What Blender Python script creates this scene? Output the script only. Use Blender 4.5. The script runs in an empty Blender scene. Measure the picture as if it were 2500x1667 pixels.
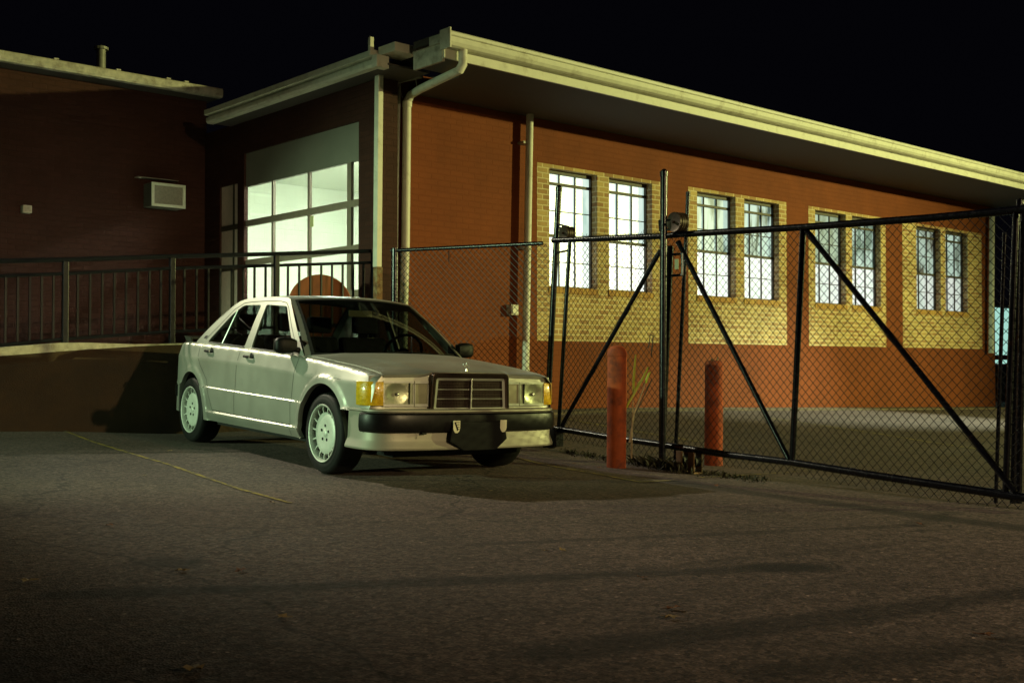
import bpy, bmesh, math, random
import numpy as np
from mathutils import Vector, Matrix
from mathutils.geometry import delaunay_2d_cdt
random.seed(7)
sc = bpy.context.scene
COL = sc.collection
# ------------------------------------------------------------------ camera
EYE = 0.83
FPX = 2770.0                      # focal length in pixels of a 2500 px wide frame
PITCH = math.atan(55.2/FPX)
cam_d = bpy.data.cameras.new('camera'); cam = bpy.data.objects.new('camera', cam_d); COL.objects.link(cam)
cam_d.sensor_width = 36; cam_d.lens = FPX/2500*36; cam_d.clip_end = 500; cam_d.clip_start = .05
cam.location = (0, 0, EYE); cam.rotation_euler = (math.pi/2+PITCH, 0, 0)
sc.camera = cam
# ------------------------------------------------------------------ world, lamps, exposure
w = bpy.data.worlds.new('World'); sc.world = w; w.use_nodes = True
bg = w.node_tree.nodes['Background']; bg.inputs[0].default_value = (.15, .15, .27, 1); bg.inputs[1].default_value = .0075
sc.view_settings.view_transform = 'Standard'; sc.view_settings.look = 'None'
sc.view_settings.exposure = 0; sc.view_settings.gamma = 1; sc.view_settings.use_curve_mapping = False

def lamp(name, loc, target, color, power, size=.15, angle=None, blend=.6):
    l = bpy.data.lights.new(name, 'SPOT' if angle else 'POINT')
    l.color = color; l.energy = power; l.shadow_soft_size = size
    if angle: l.spot_size = math.radians(angle); l.spot_blend = blend
    o = bpy.data.objects.new(name, l); COL.objects.link(o); o.location = loc
    o.rotation_euler = (Vector(target)-Vector(loc)).to_track_quat('-Z', 'Y').to_euler()
    return o
# sodium lamp in the yard to the right, mercury lamp to the left, weak lot lamp behind the left wing
lamp('yard_street_light', (27, 14, 5.4), (3.6, 16.5, -.2), (.98, 1, .34), 23500, .16, 55, .9)
lamp('left_street_light', (-15.5, .2, 4.0), (-7.9, 6.9, 1.2), (.66, 1, .58), 9600, .16, 35, .6)
lamp('lot_street_light', (-12.5, 17, 9.5), (1.6, 6.7, 0), (1, .94, .66), 7800, .22, 25.5, .95)
lamp('road_street_light', (12.5, -6, 5.2), (.9, 7.4, 0.3), (1, .76, .37), 5500, .14, 36, .9)
lamp('yard_pool_spot', (11.8, 17.6, 5.4), (5.4, 17.9, -.1), (.86, 1, .72), 5200, .08, 38, .9)  # unseen spot added to make the mint light pool on the yard ground

# ------------------------------------------------------------------ pixel helpers (2500 x 1667 frame)
def ray(u, v):
    x = (u-1250)/FPX; z = -(v-833.5)/FPX
    return Vector((x, math.cos(PITCH)-z*math.sin(PITCH), math.sin(PITCH)+z*math.cos(PITCH)))
CAMP = Vector((0, 0, EYE))
def hit(u, v, P, N):
    r = ray(u, v); t = (Vector(P)-CAMP).dot(N)/r.dot(N); return CAMP+r*t
def frame(origin, xdir, ydir):
    x = Vector(xdir).normalized(); z = Vector((0, 0, 1)); y = Vector(ydir).normalized()
    return Matrix(((x.x, y.x, z.x, origin[0]), (x.y, y.y, z.y, origin[1]), (x.z, y.z, z.z, origin[2]), (0, 0, 0, 1)))
def onf(u, v, M, off=0.0):
    """pixel on the plane y=off of a frame -> (x, z) there"""
    N = M.col[1].to_3d(); P = M @ Vector((0, off, 0)); h = M.inverted() @ hit(u, v, P, N)
    return h.x, h.z
YAW = math.radians(41.57)
D1 = Vector((math.cos(YAW), math.sin(YAW), 0)); D2 = Vector((-math.sin(YAW), math.cos(YAW), 0))
W = frame((.337, 15.3, 0), D1, D2)               # long right wall: x along the wall, y into the building
CORN = (-.1173*13.4, 13.4)
G = frame((CORN[0], CORN[1], 0), -D2, D1)         # garage front: x to the right (corner at 0), y into the building

# ------------------------------------------------------------------ materials
MATS = {}
def nodes(name):
    m = bpy.data.materials.new(name); m.use_nodes = True; nt = m.node_tree
    return m, nt, nt.nodes['Principled BSDF']
def setp(b, **k):
    for a, v in k.items():
        a = a.replace('_', ' ')
        if a in b.inputs:
            b.inputs[a].default_value = v if not (isinstance(v, tuple) and len(v) == 3) else (*v, 1)
def mat(name, color, rough=.5, metal=0.0, noise=.0, nscale=20, bump=0.0, bscale=60, coat=0.0, spec=.5, dirt=None, dscale=3, dlo=.5, dhi=.7):
    if name in MATS: return MATS[name]
    m, nt, b = nodes(name); N = nt.nodes; L = nt.links
    setp(b, Base_Color=tuple(color), Roughness=rough, Metallic=metal)
    b.inputs['Coat Weight'].default_value = coat; b.inputs['Coat Roughness'].default_value = .06
    b.inputs['Specular IOR Level'].default_value = spec
    tc = N.new('ShaderNodeTexCoord')
    src = None
    if noise:
        n = N.new('ShaderNodeTexNoise'); n.inputs['Scale'].default_value = nscale; n.inputs['Detail'].default_value = 6
        L.new(tc.outputs['Object'], n.inputs['Vector'])
        mr = N.new('ShaderNodeMapRange'); mr.inputs[1].default_value = .3; mr.inputs[2].default_value = .7
        mr.inputs[3].default_value = 1-noise; mr.inputs[4].default_value = 1+noise; L.new(n.outputs[0], mr.inputs[0])
        mx = N.new('ShaderNodeVectorMath'); mx.operation = 'SCALE'; mx.inputs[0].default_value = color; L.new(mr.outputs[0], mx.inputs['Scale'])
        src = mx.outputs[0]
        r = N.new('ShaderNodeMapRange'); r.inputs[3].default_value = max(.02, rough-.1); r.inputs[4].default_value = min(1, rough+.12)
        L.new(n.outputs[0], r.inputs[0]); L.new(r.outputs[0], b.inputs['Roughness'])
    if dirt:
        n = N.new('ShaderNodeTexNoise'); n.inputs['Scale'].default_value = dscale; n.inputs['Detail'].default_value = 8; n.inputs['Roughness'].default_value = .65
        L.new(tc.outputs['Object'], n.inputs['Vector'])
        mr = N.new('ShaderNodeMapRange'); mr.inputs[1].default_value = dlo; mr.inputs[2].default_value = dhi; L.new(n.outputs[0], mr.inputs[0])
        mx = N.new('ShaderNodeMix'); mx.data_type = 'RGBA'; L.new(mr.outputs[0], mx.inputs[0])
        if src: L.new(src, mx.inputs[6])
        else: mx.inputs[6].default_value = (*color, 1)
        mx.inputs[7].default_value = (*dirt, 1); src = mx.outputs[2]
    if src: L.new(src, b.inputs['Base Color'])
    if bump:
        n = N.new('ShaderNodeTexNoise'); n.inputs['Scale'].default_value = bscale; n.inputs['Detail'].default_value = 5
        L.new(tc.outputs['Object'], n.inputs['Vector'])
        bp = N.new('ShaderNodeBump'); bp.inputs['Strength'].default_value = 1; bp.inputs['Distance'].default_value = bump
        L.new(n.outputs[0], bp.inputs['Height']); L.new(bp.outputs[0], b.inputs['Normal'])
    MATS[name] = m; return m
def brick(name, c1, c2, mortar, bw=.2, rh=.073, ms=.010, bump=.004, var=.0, rough=.75, vertical=False, off=.5):
    m, nt, b = nodes(name); N = nt.nodes; L = nt.links
    tc = N.new('ShaderNodeTexCoord'); sp = N.new('ShaderNodeSeparateXYZ'); L.new(tc.outputs['Object'], sp.inputs[0])
    ad = N.new('ShaderNodeMath'); ad.operation = 'ADD'; L.new(sp.outputs[0], ad.inputs[0]); L.new(sp.outputs[1], ad.inputs[1])
    nz = N.new('ShaderNodeTexNoise'); nz.inputs['Scale'].default_value = 9; L.new(tc.outputs['Object'], nz.inputs['Vector'])
    wob = N.new('ShaderNodeMath'); wob.operation = 'MULTIPLY_ADD'; wob.inputs[1].default_value = .008; L.new(nz.outputs[0], wob.inputs[0]); L.new(sp.outputs[2], wob.inputs[2])
    cb = N.new('ShaderNodeCombineXYZ'); L.new(ad.outputs[0], cb.inputs[0]); L.new(wob.outputs[0], cb.inputs[1])
    t = N.new('ShaderNodeTexBrick'); t.offset = off; L.new(cb.outputs[0], t.inputs['Vector'])
    t.inputs['Color1'].default_value = (*c1, 1); t.inputs['Color2'].default_value = (*c2, 1); t.inputs['Mortar'].default_value = (*mortar, 1)
    t.inputs['Scale'].default_value = 1; t.inputs['Mortar Size'].default_value = ms; t.inputs['Mortar Smooth'].default_value = .3
    t.inputs['Brick Width'].default_value = bw; t.inputs['Row Height'].default_value = rh; t.inputs['Bias'].default_value = 0
    n = N.new('ShaderNodeTexNoise'); n.inputs['Scale'].default_value = 1.6; n.inputs['Detail'].default_value = 9; n.inputs['Roughness'].default_value = .62
    L.new(tc.outputs['Object'], n.inputs['Vector'])
    mr = N.new('ShaderNodeMapRange'); mr.inputs[1].default_value = .3; mr.inputs[2].default_value = .7; mr.inputs[3].default_value = 1-var; mr.inputs[4].default_value = 1+var
    L.new(n.outputs[0], mr.inputs[0])
    mx = N.new('ShaderNodeVectorMath'); mx.operation = 'SCALE'; L.new(t.outputs['Color'], mx.inputs[0]); L.new(mr.outputs[0], mx.inputs['Scale'])
    L.new(mx.outputs[0], b.inputs['Base Color']); b.inputs['Roughness'].default_value = rough; b.inputs['Specular IOR Level'].default_value = .15
    bn = N.new('ShaderNodeTexNoise'); bn.inputs['Scale'].default_value = 60; bn.inputs['Detail'].default_value = 4; L.new(tc.outputs['Object'], bn.inputs['Vector'])
    ma = N.new('ShaderNodeMath'); ma.operation = 'MULTIPLY_ADD'; ma.inputs[1].default_value = -1; L.new(t.outputs['Fac'], ma.inputs[0])
    ms_ = N.new('ShaderNodeMath'); ms_.operation = 'MULTIPLY'; ms_.inputs[1].default_value = .5; L.new(bn.outputs[0], ms_.inputs[0]); L.new(ms_.outputs[0], ma.inputs[2])
    bp = N.new('ShaderNodeBump'); bp.inputs['Distance'].default_value = bump; L.new(ma.outputs[0], bp.inputs['Height']); L.new(bp.outputs[0], b.inputs['Normal'])
    MATS[name] = m; return m
def glow(name, c1, c2, strength, scale=2.2, lo=.35, hi=.65, stretch=(1, 1, .35), base=.02):
    """pane of a lit window: uneven curtain or frosted film glowing behind it, glossy glass in front"""
    m, nt, b = nodes(name); N = nt.nodes; L = nt.links
    tc = N.new('ShaderNodeTexCoord'); mp = N.new('ShaderNodeMapping'); mp.inputs['Scale'].default_value = stretch; L.new(tc.outputs['Object'], mp.inputs[0])
    n = N.new('ShaderNodeTexNoise'); n.inputs['Scale'].default_value = scale; n.inputs['Detail'].default_value = 5; n.inputs['Distortion'].default_value = .4
    L.new(mp.outputs[0], n.inputs['Vector'])
    r = N.new('ShaderNodeMapRange'); r.inputs[1].default_value = lo; r.inputs[2].default_value = hi; L.new(n.outputs[0], r.inputs[0])
    mx = N.new('ShaderNodeMix'); mx.data_type = 'RGBA'; L.new(r.outputs[0], mx.inputs[0]); mx.inputs[6].default_value = (*c1, 1); mx.inputs[7].default_value = (*c2, 1)
    L.new(mx.outputs[2], b.inputs['Emission Color']); b.inputs['Emission Strength'].default_value = strength
    setp(b, Base_Color=(base, base, base), Roughness=.25); MATS[name] = m; return m
def glass(name, tint=(.9, .95, .92), rough=.0, mixf=.12):
    m = bpy.data.materials.new(name); m.use_nodes = True; nt = m.node_tree; N = nt.nodes; L = nt.links
    N.remove(N['Principled BSDF']); out = N['Material Output']
    tr = N.new('ShaderNodeBsdfTransparent'); tr.inputs[0].default_value = (*tint, 1)
    gl = N.new('ShaderNodeBsdfGlossy'); gl.inputs['Roughness'].default_value = rough
    ge = N.new('ShaderNodeNewGeometry'); dt = N.new('ShaderNodeVectorMath'); dt.operation = 'DOT_PRODUCT'
    L.new(ge.outputs['Incoming'], dt.inputs[0]); L.new(ge.outputs['Normal'], dt.inputs[1])
    ab = N.new('ShaderNodeMath'); ab.operation = 'ABSOLUTE'; L.new(dt.outputs['Value'], ab.inputs[0])
    iv = N.new('ShaderNodeMath'); iv.operation = 'SUBTRACT'; iv.inputs[0].default_value = 1; L.new(ab.outputs[0], iv.inputs[1])
    pw = N.new('ShaderNodeMath'); pw.operation = 'POWER'; pw.inputs[1].default_value = 5; L.new(iv.outputs[0], pw.inputs[0])
    lw = N.new('ShaderNodeMath'); lw.operation = 'MULTIPLY_ADD'; lw.inputs[1].default_value = .95; lw.inputs[2].default_value = .05; L.new(pw.outputs[0], lw.inputs[0])
    mx = N.new('ShaderNodeMixShader'); L.new(lw.outputs[0], mx.inputs[0]); L.new(tr.outputs[0], mx.inputs[1]); L.new(gl.outputs[0], mx.inputs[2])
    L.new(mx.outputs[0], out.inputs[0]); MATS[name] = m; return m

M_PAINT = mat('car_paint', (.50, .50, .445), .42, .76, coat=.15, noise=.03, nscale=3)
M_PAINT.node_tree.nodes['Principled BSDF'].inputs['Coat Roughness'].default_value = .16
M_BLACK = mat('black_plastic', (.003, .003, .0035), .5, noise=.2, nscale=30, spec=.2)
M_GAP = mat('panel_gap', (.004, .004, .004), .9)
M_RUB = mat('tyre_rubber', (.007, .007, .007), .62, spec=.25, noise=.25, nscale=25, bump=.0006, bscale=200)
M_CHR = mat('chrome', (.80, .80, .76), .30, 1.0)
M_ALLOY = mat('alloy', (.60, .62, .56), .5, .35, coat=.1, noise=.06, nscale=12)
M_DARKM = mat('dark_metal', (.012, .012, .013), .6, .3)
M_GLASS = glass('car_glass', (.32, .35, .33))
M_CLEAR = glass('lamp_glass', (.9, .92, .88))
M_REFL = mat('reflector', (.50, .50, .40), .34, .8, bump=.0015, bscale=30)
M_AMBER = mat('amber_lens', (.70, .44, .010), .22, 0, coat=1, bump=.003, bscale=90, noise=.2, nscale=40)
M_RED = mat('red_lens', (.25, .01, .01), .15, coat=1)
M_SEAT = mat('seat_cloth', (.009, .008, .010), .8, noise=.2)
M_DASH = mat('dash', (.012, .012, .013), .7, noise=.2)
M_IRON = mat('black_painted_pipe', (.004, .004, .008), .24, 0, noise=.35, nscale=30, spec=.35, bump=.0008, bscale=90, dirt=(.022, .010, .006), dscale=9, dlo=.60, dhi=.72)
M_RAIL = mat('railing_paint', (.004, .005, .009), .35, 0, spec=.3, noise=.3, nscale=20, bump=.0006)
M_WIRE = mat('chain_wire', (.005, .005, .008), .5, 0, spec=.3)
M_WHITE = mat('white_trim', (.62, .60, .50), .5, noise=.09, nscale=8, dirt=(.30, .25, .17), dscale=5, dlo=.55, dhi=.80)
M_WHITED = mat('weathered_trim', (.48, .45, .37), .6, noise=.2, nscale=12, dirt=(.16, .12, .08), dscale=7, dlo=.5, dhi=.75)
M_SOFF = mat('soffit', (.062, .052, .046), .8, noise=.15, nscale=2)
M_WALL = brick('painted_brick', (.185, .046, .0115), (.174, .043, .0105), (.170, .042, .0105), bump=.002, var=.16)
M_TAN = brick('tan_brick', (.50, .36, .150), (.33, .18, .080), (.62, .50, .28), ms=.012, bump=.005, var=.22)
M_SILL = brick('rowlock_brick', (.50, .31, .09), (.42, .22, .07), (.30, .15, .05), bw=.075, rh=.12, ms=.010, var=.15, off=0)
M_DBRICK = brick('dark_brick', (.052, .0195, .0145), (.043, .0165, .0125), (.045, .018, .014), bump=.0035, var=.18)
M_CONC = mat('ramp_stucco', (.048, .026, .012), .85, noise=.25, nscale=6, bump=.003, bscale=70, dirt=(.016, .009, .006), dscale=1.6, dlo=.45, dhi=.8)
M_CURB = mat('curb_concrete', (.50, .47, .38), .85, noise=.2, nscale=14, bump=.003, bscale=60, dirt=(.22, .18, .12), dscale=6)
M_BOLL = mat('bollard_red', (.31, .060, .018), .8, noise=.25, nscale=10, bump=.0025, bscale=35, dirt=(.12, .030, .018), dscale=6, dlo=.48, dhi=.66, spec=.25)
M_STEEL = mat('window_steel', (.05, .036, .02), .6, noise=.2)
M_ORANGE = mat('orange_wood', (.25, .065, .012), .55, noise=.2, nscale=6)
M_RUST = mat('rust', (.16, .075, .03), .8, noise=.4, nscale=15, bump=.002, dirt=(.35, .28, .15), dscale=9)
M_GREY = mat('grey_conduit', (.30, .29, .25), .5, .2, noise=.2, nscale=12)
M_PUTTY = mat('door_panel', (.20, .19, .16), .6, noise=.06, nscale=4)

# ------------------------------------------------------------------ mesh builder
class MB:
    def __init__(s): s.v = []; s.f = []; s.mi = []; s.m = 0
    def add(s, vs, fs):
        o = len(s.v); s.v += [tuple(x) for x in vs]; s.f += [tuple(i+o for i in q) for q in fs]; s.mi += [s.m]*len(fs); return s
    def box(s, a, b):
        x0, y0, z0 = a; x1, y1, z1 = b
        return s.add([(x0,y0,z0),(x1,y0,z0),(x1,y1,z0),(x0,y1,z0),(x0,y0,z1),(x1,y0,z1),(x1,y1,z1),(x0,y1,z1)],
                     [(0,3,2,1),(4,5,6,7),(0,1,5,4),(1,2,6,5),(2,3,7,6),(3,0,4,7)])
    def tube(s, pts, r, n=10, cap=True, dome=False):
        pts = [Vector(p) for p in pts]; rs = r if isinstance(r, (list, tuple)) else [r]*len(pts)
        vs = []; fs = []; prev = None
        for i, p in enumerate(pts):
            if i == 0: t = pts[1]-p
            elif i == len(pts)-1: t = p-pts[i-1]
            else: t = (pts[i+1]-p).normalized()+(p-pts[i-1]).normalized()
            t.normalize()
            if prev is None:
                a = Vector((0, 0, 1)) if abs(t.z) < .9 else Vector((1, 0, 0)); prev = t.cross(a).normalized()
            x = (prev-t*prev.dot(t)).normalized(); prev = x; y = t.cross(x)
            for k in range(n):
                q = 2*math.pi*k/n; vs.append(p+(x*math.cos(q)+y*math.sin(q))*rs[i])
        m = len(pts)
        for i in range(m-1):
            for k in range(n): fs.append((i*n+k, i*n+(k+1) % n, (i+1)*n+(k+1) % n, (i+1)*n+k))
        if cap: fs.append(tuple(range(n))[::-1]); fs.append(tuple((m-1)*n+k for k in range(n)))
        return s.add(vs, fs)
    def lathe(s, prof, origin, axis, n=32, close=False):
        """prof: list of (radius, distance along axis)"""
        ax = Vector(axis).normalized(); a = Vector((0, 0, 1)) if abs(ax.z) < .9 else Vector((1, 0, 0))
        x = ax.cross(a).normalized(); y = ax.cross(x); o = Vector(origin); vs = []; fs = []
        for r, h in prof:
            for k in range(n):
                q = 2*math.pi*k/n; vs.append(o+ax*h+(x*math.cos(q)+y*math.sin(q))*max(r, 1e-5))
        for i in range(len(prof)-1):
            for k in range(n): fs.append((i*n+k, i*n+(k+1) % n, (i+1)*n+(k+1) % n, (i+1)*n+k))
        return s.add(vs, fs)
    def prism(s, poly, y0, y1, axes='xz'):
        n = len(poly)
        def P(a, b, c): return (a, c, b) if axes == 'xz' else ((a, b, c) if axes == 'xy' else (c, a, b))
        vs = [P(a, b, y0) for a, b in poly]+[P(a, b, y1) for a, b in poly]
        return s.add(vs, [tuple(range(n)), tuple(range(n, 2*n))[::-1]]+[(i, (i+1) % n, n+(i+1) % n, n+i) for i in range(n)])
    def grid(s, fn, us, vs_):
        V = [fn(a, b) for b in vs_ for a in us]; nu = len(us)
        return s.add(V, [(j*nu+i, j*nu+i+1, (j+1)*nu+i+1, (j+1)*nu+i) for j in range(len(vs_)-1) for i in range(nu-1)])
    def build(s, name, mats, parent=None, M=None, smooth=False, bevel=0, recalc=True, sharp=35):
        me = bpy.data.meshes.new(name); me.from_pydata(s.v, [], s.f); me.update()
        if not isinstance(mats, (list, tuple)): mats = [mats]
        for m in mats: me.materials.append(m)
        for p, i in zip(me.polygons, s.mi): p.material_index = i
        bm = bmesh.new(); bm.from_mesh(me)
        if recalc: bmesh.ops.recalc_face_normals(bm, faces=bm.faces)
        if bevel:
            es = [e for e in bm.edges if len(e.link_faces) == 2 and e.calc_face_angle(0) > .6]
            try: bmesh.ops.bevel(bm, geom=es, offset=bevel, segments=2, profile=.6, affect='EDGES', clamp_overlap=True)
            except Exception: pass
        if smooth:
            th = math.radians(sharp)
            for f in bm.faces: f.smooth = True
            for e in bm.edges:
                if len(e.link_faces) == 2 and e.calc_face_angle(0) > th: e.smooth = False
        bm.to_mesh(me); bm.free()
        o = bpy.data.objects.new(name, me); COL.objects.link(o)
        if parent is not None:
            o.parent = parent
            if M is None: pass
            else: o.matrix_parent_inverse = Matrix.Identity(4); o.matrix_local = parent_world(parent).inverted() @ M
        elif M is not None: o.matrix_world = M
        return o
WM = {}
def parent_world(p): return WM.get(p.name, Matrix.Identity(4))
def tag(o, label=None, cat=None, group=None, kind=None):
    if label: o['label'] = label
    if cat: o['category'] = cat
    if group: o['group'] = group
    if kind: o['kind'] = kind
    return o
def empty(name, M, label, cat, group=None):
    o = bpy.data.objects.new(name, None); COL.objects.link(o)
    if not isinstance(M, Matrix): M = Matrix.Translation(Vector(M))
    o.matrix_world = M; o.empty_display_size = .1
    WM[o.name] = M.copy(); return tag(o, label, cat, group)
def copy_tree(o, M=None, parent=None):
    c = o.copy(); COL.objects.link(c); c.parent = parent
    if parent is None and M is not None: c.matrix_world = M
    for ch in list(o.children): copy_tree(ch, None, c)
    return c
def lin(a, b, t): return a+(b-a)*t
def interp(x, xs, ys): return float(np.interp(x, xs, ys))
def frange(a, b, st):
    n = max(1, int(round(abs(b-a)/st))); return [a+(b-a)*i/n for i in range(n+1)]

# ------------------------------------------------------------------ ground
CP = [(-1.398, 8.37, .019), (-.081, 9.348, -.007), (-2.985, 10.509, .109), (-1.669, 11.487, .082),
      (-4.33, 11.0, .183), (-3.43, 11.8, .10), (-4.78, 10.6, .20), (.93, 9.9, -.068), (1.86, 10.5, -.096), (1.32, 10.0, -.085), (3.2, 7.2, -.10),
      (.823, 15.73, .21), (10.19, 24.04, -.09), (0, 2.5, 0), (-3, 5, .08), (3, 4.5, -.06), (-1.6, 13.4, .15), (5, 14, -.10), (.5, 12.6, .02),
      (-9, 8, .30), (9, 9, -.2), (-30, 45, .3), (30, 45, -.5), (-30, -25, .2), (30, -25, -.3), (-40, 10, .4), (45, 12, -.5)]
P_ = np.array(CP); n_ = len(P_)
def U(r2): return .5*r2*np.log(r2+1e-9)
K = U(((P_[:, None, :2]-P_[None, :, :2])**2).sum(-1))+np.eye(n_)*.3
A_ = np.zeros((n_+3, n_+3)); A_[:n_, :n_] = K; A_[:n_, n_] = 1; A_[:n_, n_+1:] = P_[:, :2]; A_[n_, :n_] = 1; A_[n_+1:, :n_] = P_[:, :2].T
SOL = np.linalg.solve(A_, np.concatenate([P_[:, 2], np.zeros(3)]))
def gz(x, y):
    r2 = (P_[:, 0]-x)**2+(P_[:, 1]-y)**2
    return float(max(-1.2, min(1.0, U(r2)@SOL[:n_]+SOL[n_]+SOL[n_+1]*x+SOL[n_+2]*y)))
def gpx(u, v, dz=0):
    z = 0.0
    for _ in range(25):
        h = hit(u, v, (0, 0, z+dz), Vector((0, 0, 1))); z = .5*z+.5*gz(h.x, h.y)
    return Vector((h.x, h.y, gz(h.x, h.y)+dz))
def asphalt():
    m, nt, b = nodes('asphalt'); N = nt.nodes; L = nt.links
    tc = N.new('ShaderNodeTexCoord')
    def noise(sc_, det=4, ro=.6):
        n = N.new('ShaderNodeTexNoise'); n.inputs['Scale'].default_value = sc_; n.inputs['Detail'].default_value = det; n.inputs['Roughness'].default_value = ro
        L.new(tc.outputs['Object'], n.inputs['Vector']); return n.outputs[0]
    def mrange(s, a, b_, c, d):
        r = N.new('ShaderNodeMapRange'); r.inputs[1].default_value = a; r.inputs[2].default_value = b_; r.inputs[3].default_value = c; r.inputs[4].default_value = d
        L.new(s, r.inputs[0]); return r.outputs[0]
    def math_(op, a, b_=None):
        q = N.new('ShaderNodeMath'); q.operation = op
        for i, x in enumerate((a, b_)):
            if x is None: continue
            if isinstance(x, (int, float)): q.inputs[i].default_value = x
            else: L.new(x, q.inputs[i])
        return q.outputs[0]
    vor = N.new('ShaderNodeTexVoronoi'); vor.inputs['Scale'].default_value = 120; L.new(tc.outputs['Object'], vor.inputs['Vector'])
    vor3 = N.new('ShaderNodeTexVoronoi'); vor3.inputs['Scale'].default_value = 48; L.new(tc.outputs['Object'], vor3.inputs['Vector'])
    grain = math_('MULTIPLY', mrange(vor.outputs['Color'], .1, 1.0, .45, 1.7), mrange(vor3.outputs['Color'], 0, 1.0, .3, 1.75))
    vor2 = N.new('ShaderNodeTexVoronoi'); vor2.inputs['Scale'].default_value = 22; L.new(tc.outputs['Object'], vor2.inputs['Vector'])
    f1 = mrange(vor2.outputs['Distance'], .10, .20, 1.0, 0); f2 = mrange(vor2.outputs['Color'], .62, .75, 0, 2.2)
    fleck = math_('ADD', math_('MULTIPLY', f1, f2), 1.0)
    cn = N.new('ShaderNodeTexNoise'); cn.inputs['Scale'].default_value = 2.2; cn.inputs['Detail'].default_value = 6; L.new(tc.outputs['Object'], cn.inputs['Vector'])
    cm = N.new('ShaderNodeMix'); cm.data_type = 'VECTOR'; cm.inputs[0].default_value = .35; L.new(tc.outputs['Object'], cm.inputs[4]); L.new(cn.outputs['Color'], cm.inputs[5])
    ce = N.new('ShaderNodeTexVoronoi'); ce.feature = 'DISTANCE_TO_EDGE'; ce.inputs['Scale'].default_value = .42; L.new(cm.outputs[1], ce.inputs['Vector'])
    crack = mrange(ce.outputs['Distance'], .001, .0045, .35, 1.0)
    fleck = math_('MULTIPLY', fleck, crack)
    big = mrange(noise(.55, 5, .55), .3, .7, .72, 1.3)
    mid = mrange(noise(7, 6, .7), .3, .7, .78, 1.22)
    val = math_('MULTIPLY', math_('MULTIPLY', grain, big), math_('MULTIPLY', mid, fleck))
    # cast shadows of gate and posts painted dark into the asphalt, and an oil spot
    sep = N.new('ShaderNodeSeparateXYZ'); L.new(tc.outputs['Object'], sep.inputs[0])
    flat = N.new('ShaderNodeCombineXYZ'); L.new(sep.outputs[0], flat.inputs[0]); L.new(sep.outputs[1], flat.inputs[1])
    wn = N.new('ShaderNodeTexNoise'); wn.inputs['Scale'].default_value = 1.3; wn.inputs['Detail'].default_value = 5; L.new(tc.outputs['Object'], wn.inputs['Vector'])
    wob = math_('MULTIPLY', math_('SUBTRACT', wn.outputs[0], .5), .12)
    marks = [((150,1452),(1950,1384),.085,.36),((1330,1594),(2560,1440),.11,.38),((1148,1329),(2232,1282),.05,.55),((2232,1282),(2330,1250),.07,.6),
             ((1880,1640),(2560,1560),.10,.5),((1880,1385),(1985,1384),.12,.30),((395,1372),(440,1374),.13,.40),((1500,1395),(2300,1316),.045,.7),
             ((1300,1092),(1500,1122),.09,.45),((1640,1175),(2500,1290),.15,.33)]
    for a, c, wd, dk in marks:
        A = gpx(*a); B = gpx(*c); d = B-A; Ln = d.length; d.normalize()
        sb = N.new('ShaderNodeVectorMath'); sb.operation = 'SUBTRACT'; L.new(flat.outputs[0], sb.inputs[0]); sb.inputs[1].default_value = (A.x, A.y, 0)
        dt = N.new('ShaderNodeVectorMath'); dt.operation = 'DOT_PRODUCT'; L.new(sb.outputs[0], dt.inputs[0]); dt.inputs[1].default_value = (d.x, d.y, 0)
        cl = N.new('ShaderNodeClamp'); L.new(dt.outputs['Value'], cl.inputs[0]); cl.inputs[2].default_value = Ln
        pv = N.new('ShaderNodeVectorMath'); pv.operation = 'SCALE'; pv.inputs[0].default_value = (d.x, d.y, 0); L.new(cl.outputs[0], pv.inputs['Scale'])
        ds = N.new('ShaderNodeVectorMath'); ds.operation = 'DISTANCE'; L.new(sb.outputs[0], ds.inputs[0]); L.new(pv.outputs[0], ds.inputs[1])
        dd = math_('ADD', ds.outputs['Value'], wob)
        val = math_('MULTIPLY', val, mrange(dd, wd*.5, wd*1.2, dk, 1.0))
    col = N.new('ShaderNodeVectorMath'); col.operation = 'SCALE'; col.inputs[0].default_value = (.083, .058, .050); L.new(val, col.inputs['Scale'])
    L.new(col.outputs[0], b.inputs['Base Color'])
    L.new(mrange(noise(30, 3), .3, .7, .62, .95), b.inputs['Roughness'])
    bp = N.new('ShaderNodeBump'); bp.inputs['Distance'].default_value = .0035; bp.inputs['Strength'].default_value = .8
    L.new(math_('ADD', vor.outputs['Distance'], math_('MULTIPLY', noise(25, 5), 1.2)), bp.inputs['Height']); L.new(bp.outputs[0], b.inputs['Normal'])
    return m
xs = sorted(set([-60, -40, -25, -16, 16+6, 30, 45, 60]+[round(-12+.3*i, 3) for i in range(0, 101)]))
ys = sorted(set([-40, -25, -15, -8, -4, 30, 40, 60, 90]+[round(-2+.3*i, 3) for i in range(0, 100)]))
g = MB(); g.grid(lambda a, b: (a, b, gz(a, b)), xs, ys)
tag(g.build('ground', asphalt(), smooth=True, sharp=80), kind='structure')

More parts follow.
